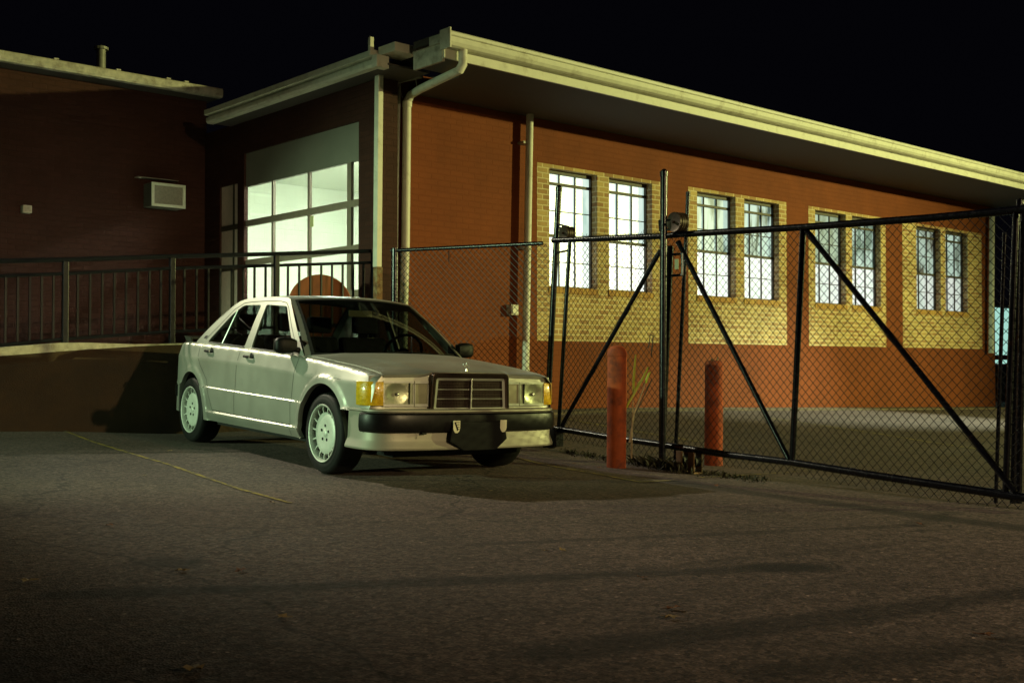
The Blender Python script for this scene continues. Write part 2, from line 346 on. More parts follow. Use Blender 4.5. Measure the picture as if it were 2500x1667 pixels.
def strip(px, width, dz, name, m, label=None):
    """thin painted line that follows the ground through the given pixels"""
    P = [gpx(*p) for p in px]; b = MB(); fine = []
    for a, c in zip(P, P[1:]):
        k = max(1, int((c-a).length/.12)); fine += [a.lerp(c, i/k) for i in range(k)]
    fine.append(P[-1]); L_ = []; R_ = []
    for i, p in enumerate(fine):
        d = (fine[min(i+1, len(fine)-1)]-fine[max(i-1, 0)]); d.z = 0; d.normalize(); nrm = Vector((-d.y, d.x, 0))
        wv = width*(.5+random.uniform(-.12, .12)); 
        for s_, A in ((1, L_), (-1, R_)):
            q = p+nrm*wv*s_; A.append((q.x, q.y, gz(q.x, q.y)+dz))
    n = len(fine); b.add(L_+R_, [(i, i+1, n+i+1, n+i) for i in range(n-1)])
    return tag(b.build(name, m), kind='structure')
def paint_mat(name, col, thr):
    m, nt, b = nodes(name); N = nt.nodes; L = nt.links; tc = N.new('ShaderNodeTexCoord')
    n = N.new('ShaderNodeTexNoise'); n.inputs['Scale'].default_value = 14; n.inputs['Detail'].default_value = 8; n.inputs['Roughness'].default_value = .75
    L.new(tc.outputs['Object'], n.inputs['Vector'])
    r = N.new('ShaderNodeMapRange'); r.inputs[1].default_value = thr-.06; r.inputs[2].default_value = thr+.08; L.new(n.outputs[0], r.inputs[0])
    mx = N.new('ShaderNodeMix'); mx.data_type = 'RGBA'; L.new(r.outputs[0], mx.inputs[0]); mx.inputs[6].default_value = (*col, 1); mx.inputs[7].default_value = (.07, .06, .05, 1)
    L.new(mx.outputs[2], b.inputs['Base Color']); b.inputs['Roughness'].default_value = .8; return m
YEL = paint_mat('yellow_paint', (.38, .28, .03), .50); YELF = paint_mat('faded_yellow', (.36, .27, .06), .46)
for k, seg in enumerate([[(152,1051),(230,1080),(305,1103),(412,1134),(480,1158),(562,1186),(592,1196),(650,1212),(709,1228)]]):
    strip(seg, .036, .004, 'parking_line', YEL)
strip([(1262,1117),(1330,1135),(1468,1159),(1563,1177),(1651,1172)], .05, .004, 'parking_line', YELF)
strip([(1344,1017),(1474,1039),(1530,1049),(1714,1079)], .09, .004, 'yard_line', YELF)
strip([(1860,1018),(2140,1058),(2440,1103)], .09, .004, 'yard_line', YELF)
strip([(1700,1166),(1850,1158),(1990,1148)], .04, .004, 'parking_line', YELF)

# ================================================================== RIGHT BUILDING
def wpx(u, v, off=0): return onf(u, v, W, off)
rb = empty('brick_building', W @ Matrix.Translation((0, 0, 0)), 'long brown brick building with tan brick window bays and deep white eaves', 'building')
xL = wpx(996, 600)[0]; xR = wpx(2428, 700)[0]
zS = .5*(wpx(1045, 240)[1]+wpx(2420, 505)[1])       # soffit height
DEP = 7.0
panels = [(1311, 1612), (1680, 1920), (1974, 2162), (2203, 2396)]
wins = [(1341, 1458, 0), (1487, 1592, 0), (1702, 1796, 1), (1817, 1902, 1), (1990, 2065, 2), (2080, 2150, 2), (2237, 2296, 3), (2308, 2362, 3)]
zPB = np.mean([wpx(1310, 831)[1], wpx(1681, 840)[1], wpx(1974, 844)[1], wpx(2395, 851)[1]])
zPT = np.mean([wpx(1311, 399)[1], wpx(1679, 455)[1], wpx(1971, 502)[1], wpx(2394, 569)[1]])
zWB = np.mean([wpx(1341, 697)[1], wpx(1704, 723)[1], wpx(2353, 762)[1]])
zWT = np.mean([wpx(1341, 409)[1], wpx(1702, 467)[1]])
PX = [(wpx(a, 600)[0], wpx(b, 600)[0]) for a, b in panels]
WX = [(wpx(a, 600)[0], wpx(b, 600)[0]) for a, b, _ in wins]
# wall with real openings for the windows (columns of boxes)
TH = .30
wall = MB(); tan = [MB() for _ in range(4)]
def wall_piece(mb, x0, x1, z0, z1, y0=0.0): mb.box((x0, y0, z0), (x1, TH, z1))
edges = [xL]+[v for p in PX for v in p]+[xR]
for i in range(0, len(edges), 2): wall_piece(wall, edges[i], edges[i+1], -.8, zS+.25)
for p in PX:
    wall_piece(wall, p[0], p[1], -.8, zPB, 0); wall_piece(wall, p[0], p[1], zPT, zS+.25, 0)
for k, p in enumerate(PX):
    ws = [w_ for w_, q in zip(WX, wins) if q[2] == k]; e = [p[0]]+[v for w_ in ws for v in w_]+[p[1]]
    for i in range(0, len(e), 2): tan[k].box((e[i], -.003, zPB), (e[i+1], TH, zPT))
    for w_ in ws:
        tan[k].box((w_[0], -.003, zPB), (w_[1], TH, zWB-.09)); tan[k].box((w_[0], -.003, zWT), (w_[1], TH, zPT))
wall.box((xL, TH, -.8), (xL+.05, .42, zS+.25)); wall.box((xR-.3, TH, -.8), (xR, DEP, zS+.25)); wall.box((xL, DEP, -.8), (xR, DEP+.3, zS+.25))
wall.build('wall', M_WALL, rb)
for t_ in tan: t_.build('brick_bay', M_TAN, rb)
# windows: steel sashes 3 x 5 panes, frosted lit glass
upc = [((.50, .72, .60), (.75, .92, .80)), ((.52, .72, .62), (.74, .90, .80)), ((.16, .24, .19), (.52, .70, .58)), ((.08, .12, .09), (.55, .74, .62)),
       ((.24, .31, .20), (.42, .54, .38)), ((.16, .24, .18), (.55, .72, .60)), ((.10, .10, .07), (.40, .52, .42)), ((.16, .21, .16), (.42, .56, .46))]
lwc = [1.25, 1.30, 1.25, 1.2, .95, 1.0, .72, .68]
for k, ((x0, x1), q) in enumerate(zip(WX, wins)):
    fr = MB(); y = .13; H = zWT-zWB; r = .012
    rows = [0, .22, .44, .655, .885, 1.0]; thick = {2: .020, 4: .018}
    fr.box((x0, y-.02, zWT-.05), (x1, y+.03, zWT)); fr.box((x0, y-.02, zWB-.01), (x1, y+.03, zWB+.02))
    fr.box((x0, y-.02, zWB+.02), (x0+.015, y+.03, zWT-.05)); fr.box((x1-.015, y-.02, zWB+.02), (x1, y+.03, zWT-.05))
    for i in range(1, 5):
        t = thick.get(i, .005); z = zWB+H*rows[i]; fr.box((x0+.015, y-.012 if i not in thick else y-.02, z-t), (x1-.015, y+.02, z+t))
    for c in (1, 2):
        xx = lin(x0, x1, c/3)
        for i in range(5):
            a = zWB+H*rows[i]+(thick.get(i, .005) if i else .02); b_ = zWB+H*rows[i+1]-(thick.get(i+1, .005) if i < 4 else .05)
            fr.box((xx-.005, y-.010, a), (xx+.005, y+.018, b_))
    f = MB().box((x0+.001, y+.021, zWB), (x1-.001, y+.03, zWB+H*rows[2])); 
    wn = fr.build('window', M_STEEL, rb)
    lo = glow('lit_pane_low_%d' % k, (.80*lwc[k], .95*lwc[k], .80*lwc[k]), (1.0*lwc[k], 1.05*lwc[k], .95*lwc[k]), 1.0, 2.4, .3, .6)
    hi = glow('lit_pane_high_%d' % k, upc[k][0], upc[k][1], 1.0, 3.2, .40, .56, (1.6, 1, .5))
    f.build('lower_pane', lo, wn)
    MB().box((x0+.001, y+.021, zWB+H*rows[2]), (x1-.001, y+.03, zWT)).build('upper_pane', hi, wn)
    MB().box((x0-.02, -.02, zWB-.088), (x1+.02, .15, zWB-.002)).build('sill', M_SILL, wn, bevel=.004)
# roof: soffit, fascia, gutter. The eave plane is found from the lower fascia line
Nn = -D2
def eave_off():
    r = ray(1138, 150); t = (zS+.02-EYE)/r.z; P = CAMP+r*t; a = W.inverted() @ P
    r = ray(2029, 350); t = (zS+.02-EYE)/r.z; P2 = CAMP+r*t; b_ = W.inverted() @ P2
    return a.y, b_.y
ea, eb = eave_off(); OV = -(ea+eb)/2
OV = max(.6, min(2.2, OV))
exL = onf(1085, 120, W, -OV)[0]; exR = xR+.9
rf = MB()
rf.box((exL, -OV+.03, zS), (exR, 0, zS+.02)) if False else None; RN = W.inverted() @ hit(1010, 150, W @ Vector((exL, 0, 0)), D1); yR = RN.y; print('OV', OV, 'rake y', yR, 'xL', xL, 'exL', exL, 'zS', zS)
rf.box((exL, -OV+.03, zS), (exR, yR, zS+.02)); rf.box((xL-.02, yR, zS), (exR, 0, zS+.02)); rf.box((exL, -OV+.03, zS+.20), (exR, yR, zS+.28)); rf.box((xL+1.2, yR, zS+.20), (exR, DEP+.6, zS+.28))
zg0 = np.mean([onf(1138, 128, W, -OV-.12)[1], onf(1700, 248, W, -OV-.12)[1]]); zg1 = np.mean([onf(1083, 81, W, -OV-.12)[1], onf(1700, 217, W, -OV-.12)[1]])
roof = rf.build('roof', M_SOFF, rb)
fz0 = zS-.005; fz1 = max(fz0+.14, zg0-.03)
MB().box((exL, -OV, fz0), (exR, -OV+.028, fz0+.135)).build('fascia', M_WHITE, roof)
MB().box((exL, -OV+.012, fz0+.135), (exR, -OV+.03, zg1)).build('drip_board', M_SOFF, roof)
gt = MB(); gx0, gx1 = exL-.03, exR
gy = -OV-.14
prof = [(gy+.14, zg1), (gy+.0, zg1), (gy-.012, zg1-.015), (gy-.005, zg1-.045), (gy+.012, zg1-.055), (gy+.012, zg0+.05), (gy+.03, zg0+.015), (gy+.06, zg0), (gy+.14, zg0)]
gt.prism([(a, b_) for a, b_ in prof], gx0, gx1, 'yz')
gt.build('gutter', M_WHITE, roof, bevel=.003)
for xx in []: MB().box((xx, gy-.0145, zg0+.012), (xx+.018, gy+.13, zg1+.002)).build('gutter_seam', M_WHITE, roof)
# rake board on the left end of the roof (faces left)
rk = MB(); ym = lin(-OV, yR, .42); rk.box((exL-.004, -OV+.03, fz0-.03), (exL+.03, yR, zS+.16)); rk.box((exL-.03, -OV+.0, zS+.16), (exL+.03, ym, zg1+.0)); rk.box((exL-.03, ym, zS+.16), (exL+.03, yR, zg1-.10))
rk.build('rake_board', M_WHITED, roof)
eb_ = MB(); eb_.box((exL-.05, gy-.02, zg0-.03), (exL-.03, gy+.16, zg1+.03)); eb_.build('gutter_end_cap', M_WHITE, roof, bevel=.004)
# low concrete curb at the foot of the wall
cb = MB(); st = frange(xL, xR+4, .6)
for a, b_ in zip(st, st[1:]):
    pz = []
    for xx in (a, b_):
        P = W @ Vector((xx, -.35, 0)); pz.append(gz(P.x, P.y))
    cb.add([(a, -.5, pz[0]-.2), (b_, -.5, pz[1]-.2), (b_, 0, pz[1]-.2), (a, 0, pz[0]-.2), (a, -.5, pz[0]+.02), (b_, -.5, pz[1]+.02), (b_, 0, pz[1]+.03), (a, 0, pz[0]+.03)],
           [(4, 5, 6, 7), (0, 1, 5, 4)])
tag(cb.build('pavement', mat('old_pavement', (.15, .11, .065), .9, noise=.35, nscale=5, bump=.004, bscale=50, dirt=(.07, .05, .035), dscale=2.5, dlo=.4, dhi=.6), M=W), kind='structure')

def pipe(pxs, offs, r, name, m, parent, n=12, M=W, jog=None):
    pts = []
    for (u, v), o_ in zip(pxs, offs):
        x, z = onf(u, v, M, o_); pts.append(Vector((x, o_, z)))
    b = MB().tube(pts, r, n)
    return b, pts
b, pts = pipe([(1295, 243), (1294, 262), (1288, 600), (1283, 905), (1282, 960)], [-.12]*5, .050, 'downspout', M_WHITE, rb)
for i in (1, 3): b.tube([pts[i]-Vector((0, 0, .02)), pts[i]+Vector((0, 0, .02))], .058, 12)
ds = b.build('downspout', M_WHITE, rb, smooth=True)
for zz in (pts[0].z-.6, pts[0].z-2.0): MB().box((pts[2].x-.07, -.12, zz), (pts[2].x+.07, 0, zz+.03)).build('bracket', M_WHITED, ds)
b, _ = pipe([(2422, 528), (2421, 700), (2420, 862)], [-.10]*3, .055, 'downspout', M_WHITE, rb); b.build('downspout', M_WHITE, rb, smooth=True)
# corner downspout with its elbow up to the gutter
def at_off(u, v, off): x, z = onf(u, v, W, off); return Vector((x, off, z))
e0 = at_off(1130, 122, -OV-.08); e1 = at_off(1130, 158, -OV-.08); e2 = at_off(1122, 172, -OV-.06); e3 = at_off(1030, 216, -.42); e4 = at_off(1003, 232, -.16); e5 = at_off(994, 250, -.10)
b = MB().tube([e0, e1, e2, e3, e4, e5], .050, 14)
b.tube([at_off(993.5, 256, -.1), at_off(990, 600, -.1), at_off(985, 780, -.1), at_off(984, 960, -.1)], .052, 14)
b.tube([at_off(994, 248, -.1), at_off(993.8, 262, -.1)], .060, 14)
b.build('downspout', M_WHITE, rb, smooth=True)
# grey conduit pair beside it
b = MB().tube([at_off(1031, 187, -.35), at_off(1000, 193, -.2), at_off(969, 201, -.1), at_off(966, 215, -.06), at_off(962, 420, -.06), at_off(959, 640, -.06), at_off(958, 900, -.06)], .027, 10)
b.tube([at_off(975, 205, -.06), at_off(971, 420, -.06), at_off(968, 640, -.06), at_off(967, 900, -.06)], .020, 10)
cd = b.build('conduit', M_GREY, rb, smooth=True)
MB().tube([at_off(1014, 190, -.3), at_off(1017, 205, -.25), at_off(1018, 220, -.2)], .008, 6).build('cable', M_GREY, cd); MB().tube([at_off(974, 203, -.06), at_off(978, 225, -.06), at_off(983, 240, -.05)], .007, 6).build('cable', M_GREY, cd)
# electrical box
bx0 = at_off(1245, 757, 0); 
ebx = empty('outlet_box', W @ Matrix.Translation((bx0.x, 0, bx0.z)), 'small beige outlet box on the brown wall just left of the middle downspout', 'outlet box')
MB().box((-.065, -.10, -.07), (.065, 0, .07)).build('box', M_WHITED, ebx, bevel=.006)
MB().box((-.05, -.112, -.055), (.05, -.10, .055)).build('cover', M_WHITE, ebx, bevel=.003)

# ================================================================== GARAGE BLOCK
gb = empty('garage_building', G, 'dark brick garage block with a lit glass overhead door and a white corner downspout', 'building')
def gpx_(u, v, off=0): return onf(u, v, G, off)
dxL = gpx_(596, 500)[0]; dxR = gpx_(875.5, 500)[0]; dzT = np.mean([gpx_(876, 296)[1], gpx_(597, 374)[1]]); glT = np.mean([gpx_(876, 385)[1], gpx_(597, 460)[1]])
t1 = np.mean([gpx_(874, 490)[1], gpx_(597, 548)[1]]); t2 = np.mean([gpx_(876, 601)[1], gpx_(597, 644)[1]])
fl = .62; gxL = gpx_(497, 500)[0]; gT = np.mean([gpx_(517, 298, -.25)[1], gpx_(923, 173, -.25)[1]])
GD = 5.0; gw = MB(); T = .25
jx = gpx_(537, 500)[0]                      # right edge of left dark zone = left edge of pale light strip on the jamb
gw.box((gxL-3, 0, -.3), (jx, T, gT)); gw.box((dxR, 0, -.3), (.02, T, gT)); gw.box((jx, 0, dzT), (dxR, T, gT))
gw.box((gpx_(580, 500)[0], 0, -.3), (dxL, .06, dzT)); gw.box((jx, 0, -.3), (gpx_(580, 500)[0], T, fl)); gw.box((dxL, 0, -.3), (dxR, T, fl))
sdT = gpx_(560, 452)[1]; gw.box((jx, 0, sdT), (gpx_(580, 500)[0], T, dzT))
gw.box((gxL-3, GD+2, -.3), (-.6, GD+2.2, gT)); gw.box((-.62, T, -.3), (-.46, .62, 4.1)); gw.box((-.46, .60, -.3), (-.43, 1.2, gT))
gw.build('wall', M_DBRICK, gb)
sd = MB().box((jx, .03, fl), (gpx_(580, 500)[0], .12, sdT)).build('jamb_light_strip', mat('jamb_light_tone', (.60, .45, .38), .6, noise=.08), gb)  # reflected light on the jamb, built as a pale strip with dark shadow bars
m_ = MB(); x_a = jx; x_b = gpx_(580, 500)[0]
for z_ in (gpx_(560, 556)[1], gpx_(560, 655)[1]): m_.box((x_a, .012, z_-.035), (x_b, .029, z_+.035))
m_.box((lin(x_a, x_b, .68), .015, fl), (lin(x_a, x_b, .68)+.03, .029, sdT)); m_.build('jamb_shade_bars', M_STEEL, sd)
# overhead door: sections with rails, stiles and glass
od = MB(); yd = .03; rl = .045
od.box((dxL, yd, glT), (dxR, yd+.05, dzT)).build('garage_door', M_PUTTY, gb)
gdo = [c for c in gb.children if c.name.startswith('garage_door')][0]
rm = MB(); cols = [dxL, gpx_(660, 500)[0], gpx_(748, 500)[0], gpx_(847, 480)[0], dxR]
lows = [glT, t1, t2, t2-(t1-t2)]
for z_ in (t1, t2, t2-(t1-t2)): rm.box((dxL, yd-.005, z_-.042), (dxR, yd+.045, z_+.042))
zs_ = [glT, t1+.042, t1-.042, t2+.042, t2-.042, lows[3]+.042, lows[3]-.042, fl]
for i in (1, 2, 3):
    for a, b_ in ((zs_[1], zs_[0]), (zs_[3], zs_[2]), (zs_[5], zs_[4]), (zs_[7], zs_[6])):
        wdt = .022 if i < 3 else .045
        rm.box((cols[i]-wdt, yd, a), (cols[i]+wdt, yd+.04, b_))
rm.build('door_frame', mat('door_rail', (.22, .17, .13), .5, noise=.1), gdo)
MB().box((dxL, yd+.015, fl), (dxR, yd+.02, glT)).build('door_glass', M_CLEAR, gdo)
MB().box((cols[2]+.03, yd+.008, t1-.20), (cols[2]+.11, yd+.012, t1-.06)).build('sticker', mat('sticker', (.55, .50, .25), .6), gdo)
# lit workshop interior
M_IWALL = brick('white_block_wall', (.80, .84, .76), (.79, .83, .75), (.76, .80, .72), bw=.4, rh=.2, ms=.008, bump=.001, var=.03)
iw = MB(); iw.box((gxL-2, GD, fl-.05), (-.46, GD+.1, 4.0)); iw.box((gxL-2.1, T+.02, fl-.05), (gxL-2, GD, 4.0)); iw.box((-.46, T+.37, fl-.05), (-.435, GD, 4.0))
iw.box((gxL-2, T+.01, 4.0), (-.435, GD+.1, 4.05)); iw.build('interior_wall', M_IWALL, gb)
MB().box((gxL-2, T, fl-.1), (-.44, GD, fl-.05)).build('interior_floor', mat('shop_floor', (.42, .42, .38), .5, noise=.1), gb)
cu = MB(); pxs_ = [(dxL-1.6)+.18*i for i in range(14)]
for i, xx in enumerate(pxs_): cu.box((xx, GD-.75-.03*(i % 2), fl), (xx+.17, GD-.72-.03*(i % 2), 3.9))
cu.build('corrugated_partition', mat('pale_panel', (.72, .78, .66), .5), gb)
for p_ in ((-1.75, 3.2, .05), (-.75, 1.2, .06)): MB().tube([(p_[0], p_[1], fl), (p_[0], p_[1], 3.9)], p_[2], 10).build('interior_pipe', mat('pale_pipe', (.6, .66, .52), .4), gb)
tb = MB(); tb.box((-4.2, 3.3, fl+.85), (-2.3, 3.9, fl+.89))
for xx in (-4.15, -2.4): tb.box((xx, 3.35, fl), (xx+.05, 3.4, fl+.85))
tb.build('workbench', mat('bench_grey', (.30, .33, .30), .5), gb)
fanm = MB().lathe([(.18, 0), (.2, .02), (.2, .1), (.18, .12)], (-3.6, 3.5, fl+1.15), (.3, 1, 0), 20).box((-3.62, 3.55, fl+.9), (-3.58, 3.59, fl+1.0)); fanm.build('desk_fan', mat('fan_pink', (.5, .22, .18), .5), gb)
m, nt, b = nodes('fluorescent_tube'); b.inputs['Emission Color'].default_value = (.90, 1, .86, 1); b.inputs['Emission Strength'].default_value = 150
for xx in (-1.2, -3.0):
    for yy in (1.6, 3.6): MB().box((xx-.6, yy, 3.9), (xx+.6, yy+.2, 3.95)).build('ceiling_light', m, gb)
# garage roof edge
exl = onf(506, 300, G, -.36)[0]+3; ex2 = onf(943, 150, G, -.3)[0]
gz0 = np.mean([onf(517, 298, G, -.3)[1], onf(923, 173, G, -.3)[1]]); gz1 = np.mean([onf(562, 246, G, -.3)[1], onf(928, 137, G, -.3)[1]])
gr = MB(); gr.box((exl-3, -.27, gz0+.01), (ex2, .32, gz0+.03)); gr.box((exl-3, .0, gz1-.06), (ex2, .32, gz1-.02)); gr.box((exl-3, .32, gz1-.06), (-.5, GD+2.4, gz1-.02)); groof = gr.build('roof', M_SOFF, gb)
MB().add([(exl-3, .3, gz1-.03), (-.7, .3, gz1-.03), (-.7, 6.5, gz1-.03), (exl-3, 6.5, gz1-.03), (exl-3, 3.2, gz1+.95), (-3.0, 3.2, gz1+.95)], [(0, 1, 5, 4), (2, 3, 4, 5), (1, 2, 5), (3, 0, 4), (0, 3, 2, 1)]).build('shingles', mat('shingles', (.012, .009, .009), .9, noise=.3, nscale=12), groof)
gg = MB(); hh = gz1-gz0
gg.prism([(-.27, gz0), (-.36, gz0), (-.38, gz0+.03), (-.38, gz0+hh*.42), (-.34, gz0+hh*.5), (-.34, gz0+hh*.56), (-.41, gz0+hh*.62), (-.41, gz1), (-.27, gz1)], exl-3, ex2-.12, 'yz')
gg.build('gutter', M_WHITE, groof, bevel=.003)
ge = MB(); ge.box((ex2-.12, -.42, gz0-.03), (ex2-.015, -.25, gz0+hh*.6)); ge.box((ex2-.10, -.34, gz0+hh*.62), (ex2+.22, -.02, gz1+.03)); ge.box((ex2-.16, -.44, gz0+hh*.66), (ex2-.115, -.39, gz1+.14))
ge.build('gutter_end_box', M_WHITE, groof, bevel=.005)
def gat(u, v, off): x, z = onf(u, v, G, off); return Vector((x, off, z))
gd_ = MB(); a = gat(925.5, 176, -.06); b_ = gat(921, 652, -.06); ww = .042
gd_.add([(p.x+sx*ww, -.06+sy*.035, p.z) for p in (a, b_) for sx, sy in ((-1, -1), (1, -1), (1, 1), (-1, 1))], [(0, 1, 5, 4), (1, 2, 6, 5), (2, 3, 7, 6), (3, 0, 4, 7), (0, 3, 2, 1), (4, 5, 6, 7)])
gdn = gd_.build('downspout', M_WHITE, gb, bevel=.006)
a = gat(922, 652, -.06); b_ = gat(921, 760, -.06)
MB().box((a.x-.035, -.10, b_.z), (a.x+.045, -.02, a.z)).build('rusted_foot', M_RUST, gdn, bevel=.006)

# ================================================================== LEFT WING
c0 = gpx_(500, 500)[0]; LP = G @ Vector((c0, 0, 0))
LW = frame((LP.x, LP.y, 0), D1, D2)
lw = empty('brick_wing', LW, 'dark brick wing at the far left with a long pale gutter', 'building')
def lat(u, v, off=0): x, z = onf(u, v, LW, off); return Vector((x, off, z))
lz0 = np.mean([lat(0, 156, -.3).z, lat(534, 237, -.3).z]); lz1 = np.mean([lat(0, 130, -.3).z, lat(537, 217, -.3).z])
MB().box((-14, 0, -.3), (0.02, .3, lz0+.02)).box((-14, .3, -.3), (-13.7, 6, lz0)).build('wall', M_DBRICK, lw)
lr = MB().box((-14.4, -.28, lz0), (lat(537, 230, -.3).x, 6, lz0+.03)).build('roof', M_SOFF, lw)
lg = MB(); xe = lat(537, 230, -.3).x
lg.prism([(-.28, lz0), (-.38, lz0), (-.40, lz0+.03), (-.40, lz1-.02), (-.39, lz1), (-.28, lz1)], -14.4, xe, 'yz'); 
lgo = lg.build('gutter', M_WHITED, lr, bevel=.003)
for uu in (138, 290, 412, 456): p = lat(uu, 140, -.4); MB().box((p.x-.03, -.41, lz1), (p.x+.03, -.3, lz1+.018)).build('gutter_strap', M_WHITED, lgo)
# roof vent seen faintly above the wing
p = lat(247, 130, 2.0); vt = empty('roof_vent', LW @ Matrix.Translation((p.x, 2.0, lz0)), 'small grey vent pipe standing on the far left roof', 'vent')
MB().tube([(0, 0, 0), (0, 0, p.z-lz0+.05)], .07, 12).build('stack', M_GREY, vt, smooth=True); MB().lathe([(0, .08), (.11, .04), (.11, .0), (0, 0)], (0, 0, p.z-lz0+.05), (0, 0, 1), 14).build('cap', M_GREY, vt)
# window air conditioner
a = lat(371, 444, -.28); b_ = lat(452, 510, -.28)
ac = empty('air_conditioner', LW @ Matrix.Translation((a.x, 0, b_.z)), 'boxy wall air conditioner with a pale frame on the dark brick wing', 'air conditioner')
wx = b_.x-a.x; hz = a.z-b_.z
MB().box((0, -.26, 0), (wx, 0, hz)).build('case', mat('ac_case', (.20, .20, .17), .6, noise=.1), ac, bevel=.008)
f = MB(); t_ = .038
f.box((-.005, -.285, 0), (t_, -.262, hz)); f.box((wx-t_, -.285, 0), (wx+.005, -.262, hz)); f.box((t_, -.285, hz-t_), (wx-t_, -.262, hz)); f.box((t_, -.285, 0), (wx-t_, -.262, t_))
f.build('frame', mat('ac_frame', (.66, .72, .60), .5, noise=.06), ac, bevel=.003)
f = MB(); n_f = 26
for i in range(n_f): z_ = lin(t_, hz-t_, i/n_f); f.box((t_, -.274, z_), (wx-t_, -.264, z_+.007))
f.build('grille', mat('ac_fins', (.34, .33, .26), .6, noise=.15, nscale=30), ac)
q0 = lat(350, 430, -.3); q1 = lat(450, 437, -.3)
MB().box((q0.x-a.x, -.12, hz+.075), (q1.x-a.x, .0, hz+.085)).build('rain_hood', mat('hood_tin', (.25, .24, .2), .5), ac)
# light box on the far left of the wing
a = lat(56, 500, -.10); b_ = lat(78, 521, -.10)
lb = empty('wall_box', LW @ Matrix.Translation((a.x, 0, b_.z)), 'small pale junction box high on the dark brick wall at far left', 'junction box')
MB().box((0, -.11, 0), (b_.x-a.x, 0, a.z-b_.z)).build('case', M_WHITE, lb, bevel=.012)
MB().box((.02, -.118, .02), (b_.x-a.x-.02, -.11, a.z-b_.z-.02)).build('lid', M_WHITED, lb)

# ================================================================== RAMP, HANDRAIL
k0 = (159-1250)/FPX; RY = 11.0
R = frame((k0*RY, RY, 0), D1, D2)
def rat(u, v, off=0): x, z = onf(u, v, R, off); return Vector((x, off, z))
xe = rat(917, 700).x; xs0 = rat(-120, 900).x-3
wt = lambda x: float(np.interp(x, [rat(0, 868).x, rat(170, 855).x, rat(355, 843).x, rat(430, 841).x, xe], [rat(0, 868).z, rat(170, 855).z, rat(355, 843).z, rat(430, 841).z, rat(430, 841).z+.10]))
w0 = rat(0, 868); wsl = (rat(170, 855).z-w0.z)/(rat(170, 855).x-w0.x)
def wtop(x): return wt(x) if x > w0.x else w0.z+wsl*(x-w0.x)
ctl = [(rat(0, 848).x, rat(0, 848).z), (rat(170, 835).x, rat(170, 835).z), (rat(355, 841).x, rat(355, 841).z)]
csl = (ctl[1][1]-ctl[0][1])/(ctl[1][0]-ctl[0][0])
def ctop(x):
    if x < ctl[0][0]: return ctl[0][1]+csl*(x-ctl[0][0])
    if x > ctl[2][0]: return wtop(x)+.012
    return max(wtop(x)+.012, float(np.interp(x, [c[0] for c in ctl], [c[1] for c in ctl])))
rp = empty('access_ramp', R, 'low brown stucco ramp wall with a pale concrete kerb behind the car', 'ramp')
wl = MB(); st = frange(xs0, xe+.05, .25)
wl.add([(x, 0, -.4) for x in st]+[(x, 0, wtop(x)) for x in st]+[(x, .2, wtop(x)) for x in st], [(i, i+1, len(st)+i+1, len(st)+i) for i in range(len(st)-1)]+[(len(st)+i, len(st)+i+1, 2*len(st)+i+1, 2*len(st)+i) for i in range(len(st)-1)])
wl.box((xe+.05, 0, -.4), (xe+.06, 2.0, wtop(xe)))
wl.build('wall', M_CONC, rp)
kb = MB(); n = len(st)
kb.add([(x, -.012, wtop(x)-.004) for x in st]+[(x, -.012, ctop(x)) for x in st]+[(x, .18, ctop(x)) for x in st]+[(x, .18, wtop(x)-.1) for x in st],
       [(i, i+1, n+i+1, n+i) for i in range(n-1)]+[(n+i, n+i+1, 2*n+i+1, 2*n+i) for i in range(n-1)]+[(2*n+i, 2*n+i+1, 3*n+i+1, 3*n+i) for i in range(n-1)])
kb.build('kerb', M_CURB, rp)
dk = MB(); dk.add([(x, .18, wtop(x)-.02) for x in st]+[(x, 5.0, wtop(x)-.02) for x in st], [(i, i+1, n+i+1, n+i) for i in range(n-1)]); dk.build('deck', M_CURB, rp)
hr = empty('handrail', R @ Matrix.Translation((0, .06, 0)), 'black steel railing with thin balusters along the brown ramp wall', 'railing')
WM[hr.name] = R.copy(); hr.matrix_world = R
def line(pxs): return [rat(u, v, .06) for u, v in pxs]
def ext(pts, x): a, b_ = pts[0], pts[1]; t = (x-a.x)/(b_.x-a.x); return [a.lerp(b_, t)]+pts[1:] if x < a.x else pts
top = line([(0, 637), (159, 634), (420, 626), (675, 620), (905, 613)]); mid = line([(0, 674), (159, 668), (420, 655), (675, 648), (905, 641)]); bot = line([(0, 842), (159, 827), (420, 809), (675, 798), (905, 790)])
xx0 = top[0].x-1.6
for nm, pl, r_ in (('top_rail', top, .024), ('middle_rail', mid, .018), ('bottom_rail', bot, .018)):
    MB().tube(ext(pl, xx0), r_, 10).build(nm, M_RAIL, hr, smooth=True)
def on(pl, x):
    if x < pl[0].x: t = (x-pl[0].x)/(pl[1].x-pl[0].x); return pl[0].z+t*(pl[1].z-pl[0].z)
    return float(np.interp(x, [p.x for p in pl], [p.z for p in pl]))
for u in (-110, 159, 420, 675, 912):
    x = rat(u, 700, .06).x; MB().box((x-.026, .06-.026, wtop(x)-.02), (x+.026, .06+.026, on(top, x)-.015)).build('post', M_RAIL, hr, bevel=.004)
us = [rat(u, 700, .06).x for u in (-110, 159, 420, 675, 912)]
for a, b_ in zip(us, us[1:]):
    nb = 9
    for i in range(1, nb):
        x = lin(a, b_, i/nb); MB().box((x-.010, .050, on(bot, x)), (x+.010, .070, on(mid, x))).build('baluster', M_RAIL, hr)
